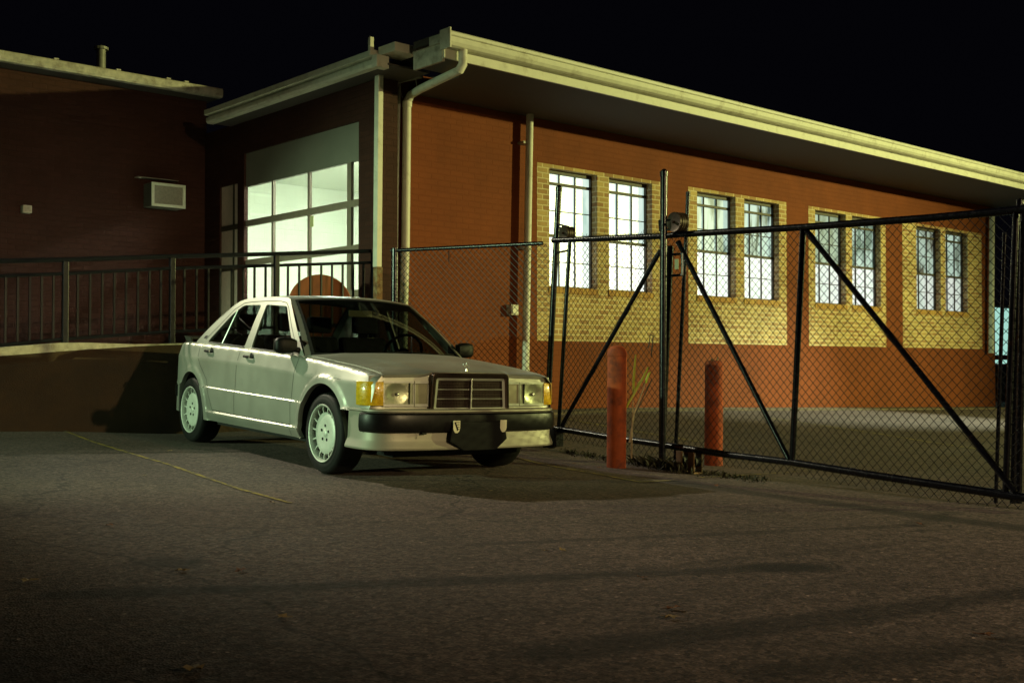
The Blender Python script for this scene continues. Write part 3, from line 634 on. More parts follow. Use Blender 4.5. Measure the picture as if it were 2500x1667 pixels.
# round orange table top leaning behind the railing
Rr = .372; Zd = 13.2; dc = CAMP+ray(781, 748)*(Zd/ray(781, 748).y); vd = Vector((dc.x, dc.y, 0)).normalized()
dM = frame((dc.x, dc.y, dc.z), Vector((vd.y, -vd.x, 0)), vd)
do = empty('round_board', dM, 'round orange wooden board standing behind the railing before the lit door', 'board')
MB().lathe([(0, -.015), (Rr-.01, -.015), (Rr, -.008), (Rr, .008), (Rr-.01, .015), (0, .015)], (0, 0, 0), (0, 1, .05), 48).build('board', M_ORANGE, do, smooth=True)
for xx in (-.2, .2): MB().box((xx-.02, .03, -.45), (xx+.02, .06, .2)).build('leg', M_ORANGE, do)

# ================================================================== CHAIN-LINK
def chain(mb, x0, x1, zb, zt, pitch=.071, r=.0027, y=0.0, barb=0.0):
    """two crossing families of wires clipped between zb(x) and zt(x)"""
    for s_ in (1, -1):
        H = 3.2; c = x0-H
        while c < x1+H:
            # wire: x = c + t, z = base + s*t ; clip numerically
            pts = []; N_ = 240
            zref = zb((x0+x1)/2)
            for i in range(N_+1):
                t = -0.4+i/N_*(H+.4); x = c+t if s_ > 0 else c+H-t; z = zref-.3+t
                if x0 <= x <= x1 and zb(x)-.02 <= z <= zt(x)+barb: pts.append((x, y+.0025*s_, z))
            if len(pts) >= 2:
                mb.tube([pts[0], pts[-1]], r, 3, cap=False)
            c += pitch
# ---- gate plane
gd = Vector((.59, -.807, 0)).normalized(); gi = Vector((.807, .59, 0)).normalized()
GM = frame((1.327, 9.95, 0), gd, gi)
def q(u, v, off=0): x, z = onf(u, v, GM, off); return Vector((x, off, z))
gate = empty('sliding_gate', GM, 'long black pipe sliding gate with chain-link mesh and diagonal braces', 'gate')
tp = [q(1350, 587), q(1380, 586), q(1612, 577), q(1665, 572), q(1960, 555), q(2260, 533), q(2420, 519), q(2540, 507)]
bp_ = [q(1357, 1045), q(1478, 1065), q(1605, 1083), q(1760, 1107), q(1935, 1128), q(2137, 1160), q(2500, 1214), q(2560, 1222)]
MB().tube(tp, .027, 14).build('top_rail', M_IRON, gate, smooth=True)
MB().tube(bp_, .029, 14).build('bottom_rail', M_IRON, gate, smooth=True)
def zt(x): return float(np.interp(x, [p.x for p in tp], [p.z for p in tp]))
def zbm(x): return float(np.interp(x, [p.x for p in bp_], [p.z for p in bp_]))
for a, b_, r in (((1391, 590), (1364, 1046), .020), ((1637, 600), (1617, 1085), .029), ((1961, 556), (1934, 1127), .024), ((2481, 512), (2455, 1205), .021)):
    MB().tube([q(*a), q(*b_)], r, 14).build('upright', M_IRON, gate, smooth=True)
for a, b_ in (((1612, 612), (1372, 1038)), ((1655, 590), (1925, 1120)), ((1968, 563), (2478, 1200))):
    MB().tube([q(a[0], a[1], -.01), q(b_[0], b_[1], -.01)], .021, 12).build('brace', M_IRON, gate, smooth=True)
mb = MB(); chain(mb, q(1372, 800).x, q(2490, 900).x, lambda x: zbm(x)-.09, zt, barb=.0)
mb.build('mesh', M_WIRE, gate, recalc=False)
bb = MB(); x = q(1400, 600).x
while x < q(1612, 577).x:
    z = zt(x); s_ = random.uniform(-.02, .03); bb.tube([(x, 0, z), (x+.012-s_, .004, z+random.uniform(.04, .075))], .0022, 3); bb.tube([(x, -.034, z-.02), (x+.02, -.034, z+.02), (x+.03, 0, z+.034)], .0026, 4)
    x += .036
bb.build('wire_ends', M_WIRE, gate)
lt = MB(); a0 = q(1640, 622, -.03); a1 = q(1666, 671, -.03)
for P0_, P1_ in (((a0.x, a0.z), (a1.x, a0.z)), ((a1.x, a0.z), (a1.x, a1.z)), ((a0.x, a1.z), (a1.x, a1.z))): lt.tube([(P0_[0], -.03, P0_[1]), (P1_[0], -.03, P1_[1])], .011, 8)
lo = lt.build('latch_bracket', M_IRON, gate, smooth=True)
a2 = q(1648, 633, -.02); a3 = q(1657, 657, -.02); MB().box((a2.x, -.025, a3.z), (a3.x, -.02, a2.z)).build('latch_plate', mat('plate', (.6, .55, .35), .5), lo)
# second (right-hand) frame post close to the camera
MB().tube([q(2500, 500, .12), q(2487, 1228, .12)], .021, 14).build('upright', M_IRON, gate, smooth=True)

def roller(parent, c, r=.075, ax=(0, 1, 0), w_=.05):
    b = MB(); ax = Vector(ax)
    for k in (-1, 1): b.lathe([(.0, -w_*.4), (r*.72, -w_*.4), (r, -w_*.5), (r, -w_*.1), (r*.55, 0), (r, w_*.1), (r, w_*.5), (r*.72, w_*.4), (0, w_*.4)], Vector(c)+ax*(k*w_*.55), ax, 22)
    b.tube([Vector(c)-ax*w_*1.5, Vector(c)+ax*w_*1.5], .012, 8)
    return b.build('roller', mat('worn_steel', (.06, .04, .028), .38, .6, noise=.3, nscale=25), parent, smooth=True, sharp=30)
# gate posts
def gpost(pxt, pxb, off, r, label, zdown=.25):
    t_, b_ = q(pxt[0], pxt[1], off), q(pxb[0], pxb[1], off); base = GM @ b_; o = empty('gate_post', GM @ Matrix.Translation(b_), label, 'gate post', 'posts that guide the sliding gate')
    v = t_-b_; e = v.normalized()
    MB().tube([-e*zdown, v], r, 16).lathe([(r*1.12, -.02), (r*1.15, .02), (r*.9, r*.9), (r*.45, r*1.35), (0, r*1.5)], v, e, 16).build('post', M_IRON, o, smooth=True)
    return o, b_, v
o, b0, v0 = gpost((1364.5, 462), (1333, 1075), .10, .030, 'slimmer black gate post with roller at the left end of the gate')
roller(o, q(1385, 570, .05)-b0, .07); c = MB()
for zz in (0.02, .05): c.tube([q(1362, 560, .10)-b0+Vector((0, 0, zz)), q(1388, 566, .06)-b0+Vector((0, 0, zz))], .010, 8)
c.build('clamp', M_IRON, o); MB().tube([q(1355, 618, .10)-b0, q(1385, 612, .02)-b0], .012, 8).build('tie_bar', M_IRON, o)
wh = MB(); c_ = q(1341, 1068, -.03)-b0
o2, b1, v1 = gpost((1621, 425), (1617, 1110), -.085, .031, 'tallest black gate post standing at the middle of the gate')
roller(o2, q(1655, 543, -.03)-b1, .085); c = MB()
for zz in (0.03, -.05): c.tube([q(1610, 548, -.10)-b1+Vector((0, 0, zz)), q(1655, 545, -.05)-b1+Vector((0, 0, zz))], .011, 8)
c.tube([q(1610, 538, -.10)-b1, q(1612, 562, -.10)-b1], .012, 6); c.build('clamp', M_IRON, o2)
o3, b2, v2 = gpost((1680, 474), (1650, 1090), .12, .017, 'thin black gate post just right of the tallest one')
# wheels under the gate at the left end and a pair of guide brackets
gc = q(1345, 1068, -.05)
gwh = MB().lathe([(.02, -.03), (.09, -.03), (.105, -.02), (.105, .02), (.09, .03), (.02, .03)], gc, (0, 1, 0), 24).build('wheel', M_RUB, gate, smooth=True)
MB().lathe([(0, -.035), (.035, -.035), (.04, -.028), (.0, -.028)], gc, (0, 1, 0), 16).lathe([(0, .035), (.035, .035), (.04, .028), (.0, .028)], gc, (0, 1, 0), 16).build('hub', M_RUST, gwh)
MB().box((gc.x+.10, gc.y-.045, gc.z-.08), (gc.x+.14, gc.y+.045, gc.z+.10)).build('fork', M_IRON, gwh, bevel=.004)
for u0, lab in ((1668, 'left rusty guide bracket'), (1697, 'right rusty guide bracket')):
    P = q(u0, 1143, -.03); P.z = gz(*(GM @ P).xy)
    gbk = empty('guide_bracket', GM @ Matrix.Translation(P), lab+' standing under the bottom rail between the bollards', 'bracket', 'brackets under the gate')
    MB().box((-.035, -.05, -.05), (.035, -.042, .18)).box((-.035, .042, -.05), (.035, .05, .18)).box((-.045, -.06, -.02), (.045, .06, .012)).build('plates', M_RUST, gbk, bevel=.003)
    MB().lathe([(0, -.03), (.045, -.03), (.035, 0), (.045, .03), (0, .03)], (0, 0, .10), (0, 1, 0), 18).build('roller', M_DARKM, gbk, smooth=True)
# tall end posts at the right
for (a, b_, r, lab) in (((2490, 495), (2474, 1170), .020, 'black end post farthest right but one, behind the gate corner'),):
    o, bq, vq = gpost(a, b_, .35, r, lab)
o, bq, vq = gpost((2453, 575), (2432, 1190), .25, .013, 'thin black rod post left of the gate corner at far right')
# ---- short fence between building corner and gate
fa = Vector((-.1040*12.55, 12.55, 0)); fbn = Vector((.0271*11.75, 11.75, 0)); fd = (fbn-fa).normalized(); fi = Vector((-fd.y, fd.x, 0))
FM = frame((fa.x, fa.y, 0), fd, fi)
def fq(u, v, off=0): x, z = onf(u, v, FM, off); return Vector((x, off, z))
fe = empty('chain_link_fence', FM, 'short chain-link fence panel between the building corner and the gate', 'fence')
ft = [fq(955, 612), fq(1325, 594)]; MB().tube(ft, .021, 12).build('top_rail', M_IRON, fe, smooth=True)
MB().tube([fq(964, 606, -.01), fq(961, 1100, -.01)], .040, 14).build('post', M_IRON, fe, smooth=True)
mb = MB(); fzt = lambda x: lin(ft[0].z, ft[1].z, (x-ft[0].x)/(ft[1].x-ft[0].x))
chain(mb, fq(975, 700).x, fq(1350, 800).x, lambda x: -.05, fzt, r=.0032)
mb.build('mesh', M_WIRE, fe, recalc=False)
x = ft[0].x+.05; bb = MB()
while x < ft[1].x-.05: bb.tube([(x-.01, -.023, fzt(x)-.01), (x, 0, fzt(x)+.024), (x+.01, .023, fzt(x))], .003, 4); x += .055
bb.tube([fq(1096, 612, -.02), fq(1096, 640, -.02)], .006, 5); bb.build('tie_wires', M_WIRE, fe)

# ================================================================== BOLLARDS
def bollard(u, v, Z, h, label, dome):
    x = (u-1250)/FPX*Z; z = gz(x, Z); o = empty('bollard', (x, Z, z), label, 'bollard', 'red steel bollards by the gate'); r = .084
    pr = [(r, -.3), (r, h-.02)]
    if dome: pr += [(r*1.04, h-.015), (r*1.04, h+.01), (r*.9, h+.045), (r*.6, h+.07), (0, h+.08)]
    else: pr += [(r, h), (r*.93, h+.012), (r*.5, h+.02), (0, h+.022)]
    MB().lathe(pr, (0, 0, 0), (.01, 0, 1), 32).build('post', M_BOLL, o, smooth=True, sharp=28)
    return o
b1_ = bollard(1504, 1140, 9.85, .98, 'red bollard with a domed cap in front of the gate', True)
b2_ = bollard(1741, 1133, 10.45, .94, 'flat-topped red bollard behind the gate bottom rail', False)
MB().tube([(.03, -.02, .955), (.04, -.03, .99)], .008, 6).tube([(-.02, -.05, .955), (-.02, -.06, .975)], .012, 6).build('bolt', M_RUST, b2_)

# ---- yellow tipped reeds / stakes and weeds near the post
def pt(u, v, Z): return Vector(((u-1250)/FPX*Z, Z, EYE+(888.7-v)/FPX*Z))
reed = empty('dry_weed', pt(1541, 1118, 9.95), 'tall dry weed with yellow-green blades right of the domed bollard', 'plant')
Mst = mat('weed_stem', (.30, .22, .13), .7, noise=.2); Myg = mat('weed_blade', (.34, .38, .02), .5, noise=.15); Mdk = mat('weed_dark', (.035, .022, .012), .7)
base = pt(1541, 1118, 9.95)
def stem(pts, r): return [pt(u, v, Z)-base for u, v, Z in pts], r
sm = MB()
for pl in ([(1541, 1118, 9.95), (1542, 1040, 9.95), (1544, 1012, 9.94), (1545, 975, 9.93)], [(1544, 1018, 9.94), (1557, 985, 9.96), (1570, 950, 9.98), (1577, 925, 9.99)], [(1536, 1080, 9.9), (1541, 1052, 9.93), (1548, 1010, 9.96)]):
    sm.tube([pt(*p)-base for p in pl], [.009, .008, .006, .004][:len(pl)], 6)
sm.build('stem', Mst, reed, smooth=True)
yg = MB()
for pl in ([(1546, 965, 9.9), (1547, 930, 9.9), (1549, 898, 9.9), (1552, 866, 9.9)], [(1530, 995, 9.85), (1533, 984, 9.85), (1548, 960, 9.87), (1568, 928, 9.9)], [(1548, 955, 9.87), (1560, 936, 9.9), (1569, 924, 9.92), (1582, 896, 9.95)], [(1577, 935, 9.9), (1579, 925, 9.9), (1584, 912, 9.92), (1588, 908, 9.93)]):
    yg.tube([pt(*p)-base for p in pl], [.006, .012, .011, .006], 5)
yg.build('blade', Myg, reed, smooth=True)
dkm = MB()
for pl in ([(1592, 925, 10.0), (1580, 950, 10.0), (1560, 990, 9.98), (1545, 1025, 9.96)], [(1585, 897, 10.0), (1572, 915, 10.0)], [(1583, 850, 10.05), (1588, 816, 10.05), (1595, 820, 10.05), (1590, 870, 10.05)]):
    dkm.tube([pt(*p)-base for p in pl], .006, 5)
dkm.build('dead_stalk', Mdk, reed, smooth=True)
wd = MB(); rnd = random.Random(3)
for i in range(900):
    t = rnd.random(); u = rnd.choice([rnd.choice([1395, 1440, 1478])+rnd.gauss(0, 13), rnd.gauss(1600, 45), rnd.gauss(1650, 38), rnd.choice([1735, 1790, 1840])+rnd.gauss(0, 20)])
    P = q(u, 1100, rnd.gauss(.0, .09)); Pw = GM @ P; z = gz(Pw.x, Pw.y); Pw.z = z
    h = rnd.uniform(.01, .10)**1.0*(1.2 if 1540 < u < 1690 else .45); a = rnd.uniform(0, 6.28); l_ = rnd.uniform(.3, 1.6)*h
    d = Vector((math.cos(a), math.sin(a), 0)); s_ = Vector((-d.y, d.x, 0))*rnd.uniform(.003, .010)
    wd.add([Pw-s_, Pw+s_, Pw+d*l_*.5+Vector((0, 0, h*.7))+s_*.8, Pw+d*l_+Vector((0, 0, h))], [(0, 1, 2), (0, 2, 3)])
tag(wd.build('weeds', mat('weed_green', (.032, .028, .014), .8, noise=.4, nscale=8), recalc=False), kind='stuff')

# fallen leaves, each one its own object
leafm = [mat('leaf_tan', (.25, .18, .09), .7, noise=.2), mat('leaf_brown', (.17, .07, .03), .7, noise=.2)]
def leaf_mesh(seed):
    r = random.Random(seed); b = MB(); n = 11; vs = [(0, 0, .012)]
    for i in range(n):
        a = 2*math.pi*i/n; rr = (.045 if i % 2 else .026)*r.uniform(.75, 1.15); vs.append((rr*math.cos(a)*1.3, rr*math.sin(a), .004+r.uniform(0, .022)))
    b.add(vs, [(0, i+1, (i+1) % n+1) for i in range(n)]); b.tube([(0, 0, .01), (-.07, .01, .012)], .0018, 4); return b
leaves = [(68, 1421, 0, 'pale curled leaf lying alone at the left edge of the asphalt', 1.0), (442, 1394, 0, 'tan leaf just below the dark oil spot', .9), (587, 1394, 1, 'brown leaf right of the oil spot', .9), (475, 1637, 0, 'largest tan leaf at the bottom edge of the picture', 1.3),
          (665, 1227, 0, 'small leaf at the end of the yellow parking line', .8), (353, 1161, 0, 'tiny pale leaf left of the yellow dashes', .6), (415, 1101, 0, 'small pale leaf near the rear wheel', .8), (1372, 1342, 0, 'tan leaf in the middle of the asphalt below the bumper', .8), (1332, 1345, 0, 'tiny pale leaf left of the tan leaf in mid asphalt', .5),
          (1564, 1410, 1, 'small brown leaf on the dark painted shadow band', .7), (1645, 1486, 1, 'reddish brown leaf in the lower middle', .9), (1638, 1509, 0, 'tan leaf just below the reddish brown one', .9), (2245, 1281, 1, 'brown leaf near the right end of the upper painted shadow band', .9), (1750, 1186, 1, 'brown leaf before the flat-topped bollard', .8),
          (1198, 1199, 0, 'small pale leaf in front of the bumper', .7), (268, 1283, 1, 'faint brown leaf on the dark left asphalt', .8), (690, 1509, 0, 'thin straw-coloured leaf in the lower left asphalt', .8), (2405, 1552, 1, 'brown leaf near the lower right corner', .9), (1400, 1132, 1, 'red brown leaf beside the front line', .7), (1462, 1142, 1, 'red brown leaf at the foot of the domed bollard', .7)]
for i, (u, v, m_i, lab, s_) in enumerate(leaves):
    P = gpx(u, v, .004); o = leaf_mesh(i).build('leaf', leafm[m_i], recalc=False); o.location = P; o.rotation_euler = (random.uniform(-.15, .15), random.uniform(-.15, .15), random.uniform(0, 6.3)); o.scale = (s_*.6,)*3
    tag(o, lab, 'leaf', 'fallen leaves on the asphalt')

# ================================================================== vehicle at the far right behind the gate
VM = frame((.437*30, 30, -.55), D1, D2)
kio = empty('lit_kiosk', VM, 'pale blue-white lit box with red stripes glimpsed beyond the building at far right', 'kiosk')
m, nt, b = nodes('lit_panel'); b.inputs['Emission Color'].default_value = (.50, .95, .80, 1); b.inputs['Emission Strength'].default_value = .75; setp(b, Base_Color=(.4, .5, .48))
MB().box((-1.2, 0, .35), (2.4, 1.4, 2.95)).build('cabinet', mat('kiosk_body', (.10, .10, .10), .5, noise=.2), kio, bevel=.03)
pnl = MB().box((-1.1, -.02, 1.62), (2.3, -.002, 2.85)).build('panel', m, kio)
for z_, h_ in ((1.50, .10), (1.32, .06)): MB().box((-1.1, -.02, z_), (2.3, -.002, z_+h_)).build('stripe', mat('red_stripe', (.45, .02, .03), .4), kio)
MB().box((-1.1, -.02, 1.39), (2.3, -.003, 1.49)).build('lower_panel', m, kio)
for xx in (-1.1, 2.2): MB().box((xx, .1, 0), (xx+.12, .25, .36)).build('leg', M_DARKM, kio)

# ================================================================== CAR
def car_matrix():
    yaw, pt_, rl = .6384, -.0335, -.0161
    fw = Vector((math.sin(yaw)*math.cos(pt_), -math.cos(yaw)*math.cos(pt_), math.sin(pt_)))
    lf0 = Vector((math.cos(yaw), math.sin(yaw), 0)); up0 = fw.cross(lf0)
    lf = lf0*math.cos(rl)+up0*math.sin(rl); up = -lf0*math.sin(rl)+up0*math.cos(rl)
    O = Vector((-.7396, 8.8594, -.8237+EYE))
    return Matrix(((fw.x, lf.x, up.x, O.x), (fw.y, lf.y, up.y, O.y), (fw.z, lf.z, up.z, O.z), (0, 0, 0, 1)))
CM = car_matrix()
car = empty('parked_car', CM, 'silver boxy sedan parked at an angle beside the ramp', 'car')
FA, RA = 0.0, -2.665
WZ = .303
PXs = [-3.40, -3.34, -3.22, -3.05, -2.85, -2.665, -2.0, -1.2, -.5, 0, .35, .5, .58, .64, .67]
PYs = [.66, .70, .745, .785, .810, .824, .838, .842, .842, .840, .832, .824, .815, .800, .782]
def plan(X): return interp(X, PXs, PYs)
def ztop(X): return interp(X, [-3.4, -3.34, -3.15, -2.9, -1.5, -.46, -.2, .3, .55, .67], [.865, .905, .918, .920, .893, .856, .842, .803, .776, .755])
def zcr(X): return interp(X, [-3.5, -2.9, -1.5, .52, .67], [.800, .797, .775, .702, .695])
def zrub(X): return interp(X, [-2.4, -.2], [.538, .514])
ZSILL = .235
def hw(X, z, flare=True):
    y = plan(X); zc = zcr(X); zt_ = ztop(X)
    if z > zc: t = (z-zc)/(zt_-zc); y -= .006+.036*t
    elif z > zc-.012: y -= .006*(1-(zc-z)/.012)
    if z > zt_-.022: t = (z-(zt_-.022))/.022; y -= .022*(1-math.sqrt(max(0, 1-t*t)))
    zr = zrub(X)
    if z < zr: y += .007*min(1, (zr-z)/.006)-.022*max(0, (zr-.02-z)/.26)**1.5
    elif z < zc: y -= .010*((z-zr)/(zc-zr))**2*.3
    if z < .325 and -2.25 < X < -.36: y += .012*min(1, (.325-z)/.012)-.03*max(0, (.30-z)/.08)
    if flare:
        for c in (FA, RA):
            r = math.hypot(X-c, z-WZ)
            rf = (RF if c == FA else RR)
            if r < rf+.062:
                t = min(1, (rf+.062-r)/.012); y += .009*t*t*(3-2*t)
                if r < rf+.045: y += .005*(rf+.045-r)/.045
    return y
def cdt_surface(outer, holes, pts, fn, mb):
    vs = []; ed = []; fc = []
    def loop(L_):
        o = len(vs); vs.extend(Vector(p) for p in L_); n = len(L_)
        ed.extend((o+i, o+(i+1) % n) for i in range(n)); return list(range(o, o+n))
    fo = loop(outer); hs = [loop(h) for h in holes]
    def inside(p, poly):
        c = False; n = len(poly)
        for i in range(n):
            x1, y1 = poly[i]; x2, y2 = poly[(i+1) % n]
            if (y1 > p[1]) != (y2 > p[1]) and p[0] < (x2-x1)*(p[1]-y1)/(y2-y1)+x1: c = not c
        return c
    B = np.array([tuple(v) for v in vs])
    for p in pts:
        if not inside(p, outer) or any(inside(p, h) for h in holes): continue
        if ((B-np.array(p))**2).sum(1).min() < .006**2: continue
        vs.append(Vector(p))
    r = delaunay_2d_cdt(vs, ed, [], 0, 1e-5)
    ov, of = r[0], r[2]; keep = []
    for f in of:
        c = (sum(ov[i].x for i in f)/len(f), sum(ov[i].y for i in f)/len(f))
        if inside(c, outer) and not any(inside(c, h) for h in holes): keep.append(tuple(f))
    mb.add([fn(v.x, v.y) for v in ov], keep)
def dens(poly, st=.025):
    out = []; n = len(poly)
    for i in range(n):
        a, b = Vector(poly[i]), Vector(poly[(i+1) % n]); k = max(1, int((b-a).length/st))
        out += [tuple(a.lerp(b, j/k)) for j in range(k)]
    return out
def arc(c, r, a0, a1, n=30): return [(c[0]+r*math.cos(lin(a0, a1, i/n)), c[1]+r*math.sin(lin(a0, a1, i/n))) for i in range(n+1)]
# ---- body sides
RF = .368; RR = .352
def side_outline():
    p = []
    aF = math.asin((ZSILL-WZ)/RF); aR = math.asin((ZSILL-WZ)/RR)
    # start at front bottom of the fender behind the bumper, go forward edge up, along top to the rear, down, back along the bottom
    xb = FA+math.sqrt(RF**2-(.500-WZ)**2)
    p += [(xb, .500), (.60, .500)]
    p += [(x, .500+(ztop(.665)-.500)*t) for x, t in ((.635, .1), (.655, .4), (.665, .8))]
    top = [(X, ztop(X)) for X in np.arange(.66, -3.39, -.03)]
    p += top+[(-3.40, .865), (-3.40, .53), (RA-math.sqrt(RR**2-(.53-WZ)**2), .53)]
    p += arc((RA, WZ), RR, math.pi-math.asin((.53-WZ)/RR), aR, 34)[1:]
    p += [(-1.5, ZSILL)] if False else []
    x0 = RA+RR*math.cos(aR); x1 = FA-RF*math.cos(aF)
    p += [(x0+(x1-x0)*i/60, ZSILL) for i in range(1, 60)]
    p += arc((FA, WZ), RF, math.pi-aF, math.asin((.500-WZ)/RF), 36)[:-1]
    return p
outl = side_outline()
pts = []
for X in np.arange(-3.38, .66, .035):
    zt_ = ztop(X); zc = zcr(X); zr = zrub(X)
    zz = [zt_-d for d in (.001, .003, .007, .013, .022)]+list(np.linspace(zt_-.04, zc+.012, 3))+[zc+.001, zc-.012]+list(np.linspace(zc-.03, zr+.02, 6))+[zr+.001, zr-.007]+list(np.linspace(zr-.03, .34, 5))+[.326, .312]+list(np.linspace(.30, ZSILL+.01, 3))
    pts += [(X, z) for z in zz]
for c, rr in ((FA, RF), (RA, RR)):
    for d in (.012, .026, .042, .058, .075, .095):
        pts += [(c+(rr+d)*math.cos(a), WZ+(rr+d)*math.sin(a)) for a in np.linspace(-.15, math.pi+.15, 60)]
side = MB(); cdt_surface([tuple(map(float, p)) for p in outl], [], [tuple(map(float, p)) for p in pts], lambda x, z: (x, z, 0), side)
sv = side.v; sf = side.f
body = MB()
for s_ in (-1, 1): body.add([(x, s_*hw(x, z), z) for x, z, _ in sv], sf)
# arch lips turning inwards
for c, rr in ((FA, RF), (RA, RR)):
    for s_ in (-1, 1):
        aa = arc((c, WZ), rr, -.18, math.pi+.18, 40)
        body.add([(x, s_*hw(x, max(z, ZSILL)), z) for x, z in aa]+[(c+(x-c)*.985, s_*(hw(x, max(z, ZSILL))-.035), WZ+(z-WZ)*.985) for x, z in aa], [(i, i+1, 41+i+1, 41+i) for i in range(40)])
        body.m = 1
        body.add([(c+(x-c)*.985, s_*(hw(x, max(z, ZSILL))-.035), WZ+(z-WZ)*.985) for x, z in aa]+[(c+(x-c)*1.06, s_*.55, WZ+(z-WZ)*1.06) for x, z in aa], [(i, i+1, 41+i+1, 41+i) for i in range(40)])
        body.add([(c, s_*.552, WZ)]+[(c+(x-c)*1.07, s_*.552, WZ+(z-WZ)*1.07) for x, z in aa], [(0, i+1, i+2) for i in range(40)])
        body.m = 0
# sill return
xs_ = np.linspace(RA+.33, FA-.34, 30)
for s_ in (-1, 1): body.add([(x, s_*hw(x, ZSILL), ZSILL) for x in xs_]+[(x, s_*.68, ZSILL-.02) for x in xs_], [(i, i+1, 31+i, 30+i) for i in range(29)])
# underbody
body.m = 1; body.box((-3.3, -.55, .17), (.55, .55, .24)); body.box((-2.2, -.74, .20), (-.42, .74, .26)); body.m = 0
# ---- upper front surface: fender tops, rear deck
def topz(X, y):
    w_ = hw(X, ztop(X), False); t = min(1, abs(y)/w_)
    cr = interp(X, [-.50, -.2, .3, .66], [.052, .050, .036, .012]) if X > -1 else .022
    e = ztop(X)
    return e+cr*(1-t**2.4)
def hood_edge(X): return interp(X, [-.45, .66], [.745, .705])
def cowl(y): return -.27-.20*(abs(y)/.76)**2.2
ns = 14
def fender_top(X, a): 
    w_ = hw(X, ztop(X)); he = hood_edge(X)-.003; return lin(he, w_, a)
Xg = list(np.linspace(-.50, .66, 40))
for s_ in (-1, 1): body.grid(lambda a, X: (X, s_*fender_top(X, a), topz(X, fender_top(X, a)) if a < 1 else ztop(X)), [0, .25, .5, .75, .92, 1.0], Xg)
# cowl panel under the windscreen
body.m = 1; body.grid(lambda y, t: (lin(cowl(y)+.01, cowl(y)-.14, t), y, .868-.02*(abs(y)/.7)**2-.01*t), list(np.linspace(-.76, .76, 20)), [0, 1]); body.m = 0
# rear deck and tail panel
def deck_edge(X): return hw(X, ztop(X))
Xd = list(np.linspace(-3.40, -2.62, 22))
body.grid(lambda a, X: (X, a*deck_edge(X), topz(X, a*deck_edge(X)) if abs(a) < 1 else ztop(X)), list(np.linspace(-1, 1, 25)), Xd)
body.grid(lambda a, t: (-3.40-.02*math.sin(t*3), a*hw(-3.4, lin(.53, .865, t)), lin(.53, topz(-3.4, a*.6) if t > .99 else .865, t)), list(np.linspace(-1, 1, 15)), [0, .2, .5, .8, 1])
# parcel shelf strip between deck and side at the C pillar
# ---- nose panel
GW0, GW1 = .31, .335; GZ0, GZ1 = .500, .772
def nosex(y): return .672-.024*(abs(y)/.7)**2-.04*max(0, (abs(y)-.72)/.1)**2
nz = MB()
def nose_z0(y): return .500
def nose_z1(y): return topz(.66, y)-.004
body.grid(lambda y, t: (nosex(y)-.012*t, y, lin(.492, nose_z1(y), t)), list(np.linspace(-.800, .800, 41)), list(np.linspace(0, 1, 8)))
# panel gaps as thin dark inlays lying 1 mm over the skin
body.m = 1
def gap(path, w_=.0045, both=True, off=.0012):
    for s_ in ((-1, 1) if both else (-1,)):
        vs = []
        for i, (x, z) in enumerate(path):
            a = Vector(path[max(0, i-1)]); b = Vector(path[min(len(path)-1, i+1)]); d = (b-a).normalized(); nn = Vector((-d.y, d.x))*w_/2
            for k in (-1, 1): X = x+nn.x*k; Z = z+nn.y*k; vs.append((X, s_*(hw(X, min(Z, ztop(X)))+off), Z))
        body.add(vs, [(2*i, 2*i+1, 2*i+3, 2*i+2) for i in range(len(path)-1)])
def poly(P, n=10): 
    out = []
    for a, b in zip(P, P[1:]): out += [(lin(a[0], b[0], i/n), lin(a[1], b[1], i/n)) for i in range(n)]
    return out+[P[-1]]
gap(poly([(-.475, .850), (-.49, .70), (-.515, .50), (-.53, .245)]))
gap(poly([(-1.595, .888), (-1.60, .60), (-1.62, .33)]))
gap(poly([(-.515, .325), (-1.62, .328), (-2.12, .335)], 20), .006)
gap(poly([(-2.12, .335), (-2.20, .47), (-2.27, .60), (-2.44, .72), (-2.52, .80), (-2.55, .905)]))
gap(poly([(.655, .705), (.40, .703), (.10, .718)], 12), .003)
body.m = 0
# ---- greenhouse
def gy(z): return .748-.162*max(0, (z-.86)/.44)**1.12
WS0, WS1 = (-.49, .852), (-1.14, 1.318)   # windscreen line in the side plane
outer = [(-.49, .850)]
outer += [(-.49-.65*t, .850+.468*t) for t in np.linspace(.04, .93, 22)]
outer += [(-1.13, 1.314), (-1.18, 1.328), (-1.30, 1.336), (-1.6, 1.340), (-1.9, 1.335), (-2.06, 1.325), (-2.16, 1.308), (-2.26, 1.272)]
outer += [(lin(-2.26, -2.80, t), lin(1.272, .935, t)+.018*math.sin(t*math.pi)) for t in np.linspace(.06, 1, 16)]
outer += [(X, ztop(X)-.004) for X in np.arange(-2.78, -.5, .05)]
outer = dens([tuple(map(float, p)) for p in outer], .03)
def rnd_poly(P, r=.03, n=5):
    out = []; m = len(P)
    for i in range(m):
        a, b, c = Vector(P[i-1]), Vector(P[i]), Vector(P[(i+1) % m]); d1 = (a-b).normalized(); d2 = (c-b).normalized()
        rr = min(r, (a-b).length*.45, (c-b).length*.45); p0 = b+d1*rr; p1 = b+d2*rr
        for k in range(n+1): t = k/n; out.append(tuple((p0*(1-t)**2+b*2*t*(1-t)+p1*t*t)))
    return out
DF = rnd_poly([(-.675, .872), (-.90, 1.06), (-1.155, 1.257), (-1.555, 1.272), (-1.49, .905+.0)], .035)
DF = rnd_poly([(-.69, .874), (-1.145, 1.258), (-1.560, 1.274), (-1.53, .902)], .03)
DRr = rnd_poly([(-1.675, .908), (-1.665, 1.272), (-2.03, 1.272), (-2.20, 1.195), (-2.53, .938)], .03)
gpts = [(float(x), float(z)) for x in np.arange(-2.8, -.5, .04) for z in np.arange(.87, 1.33, .04)]
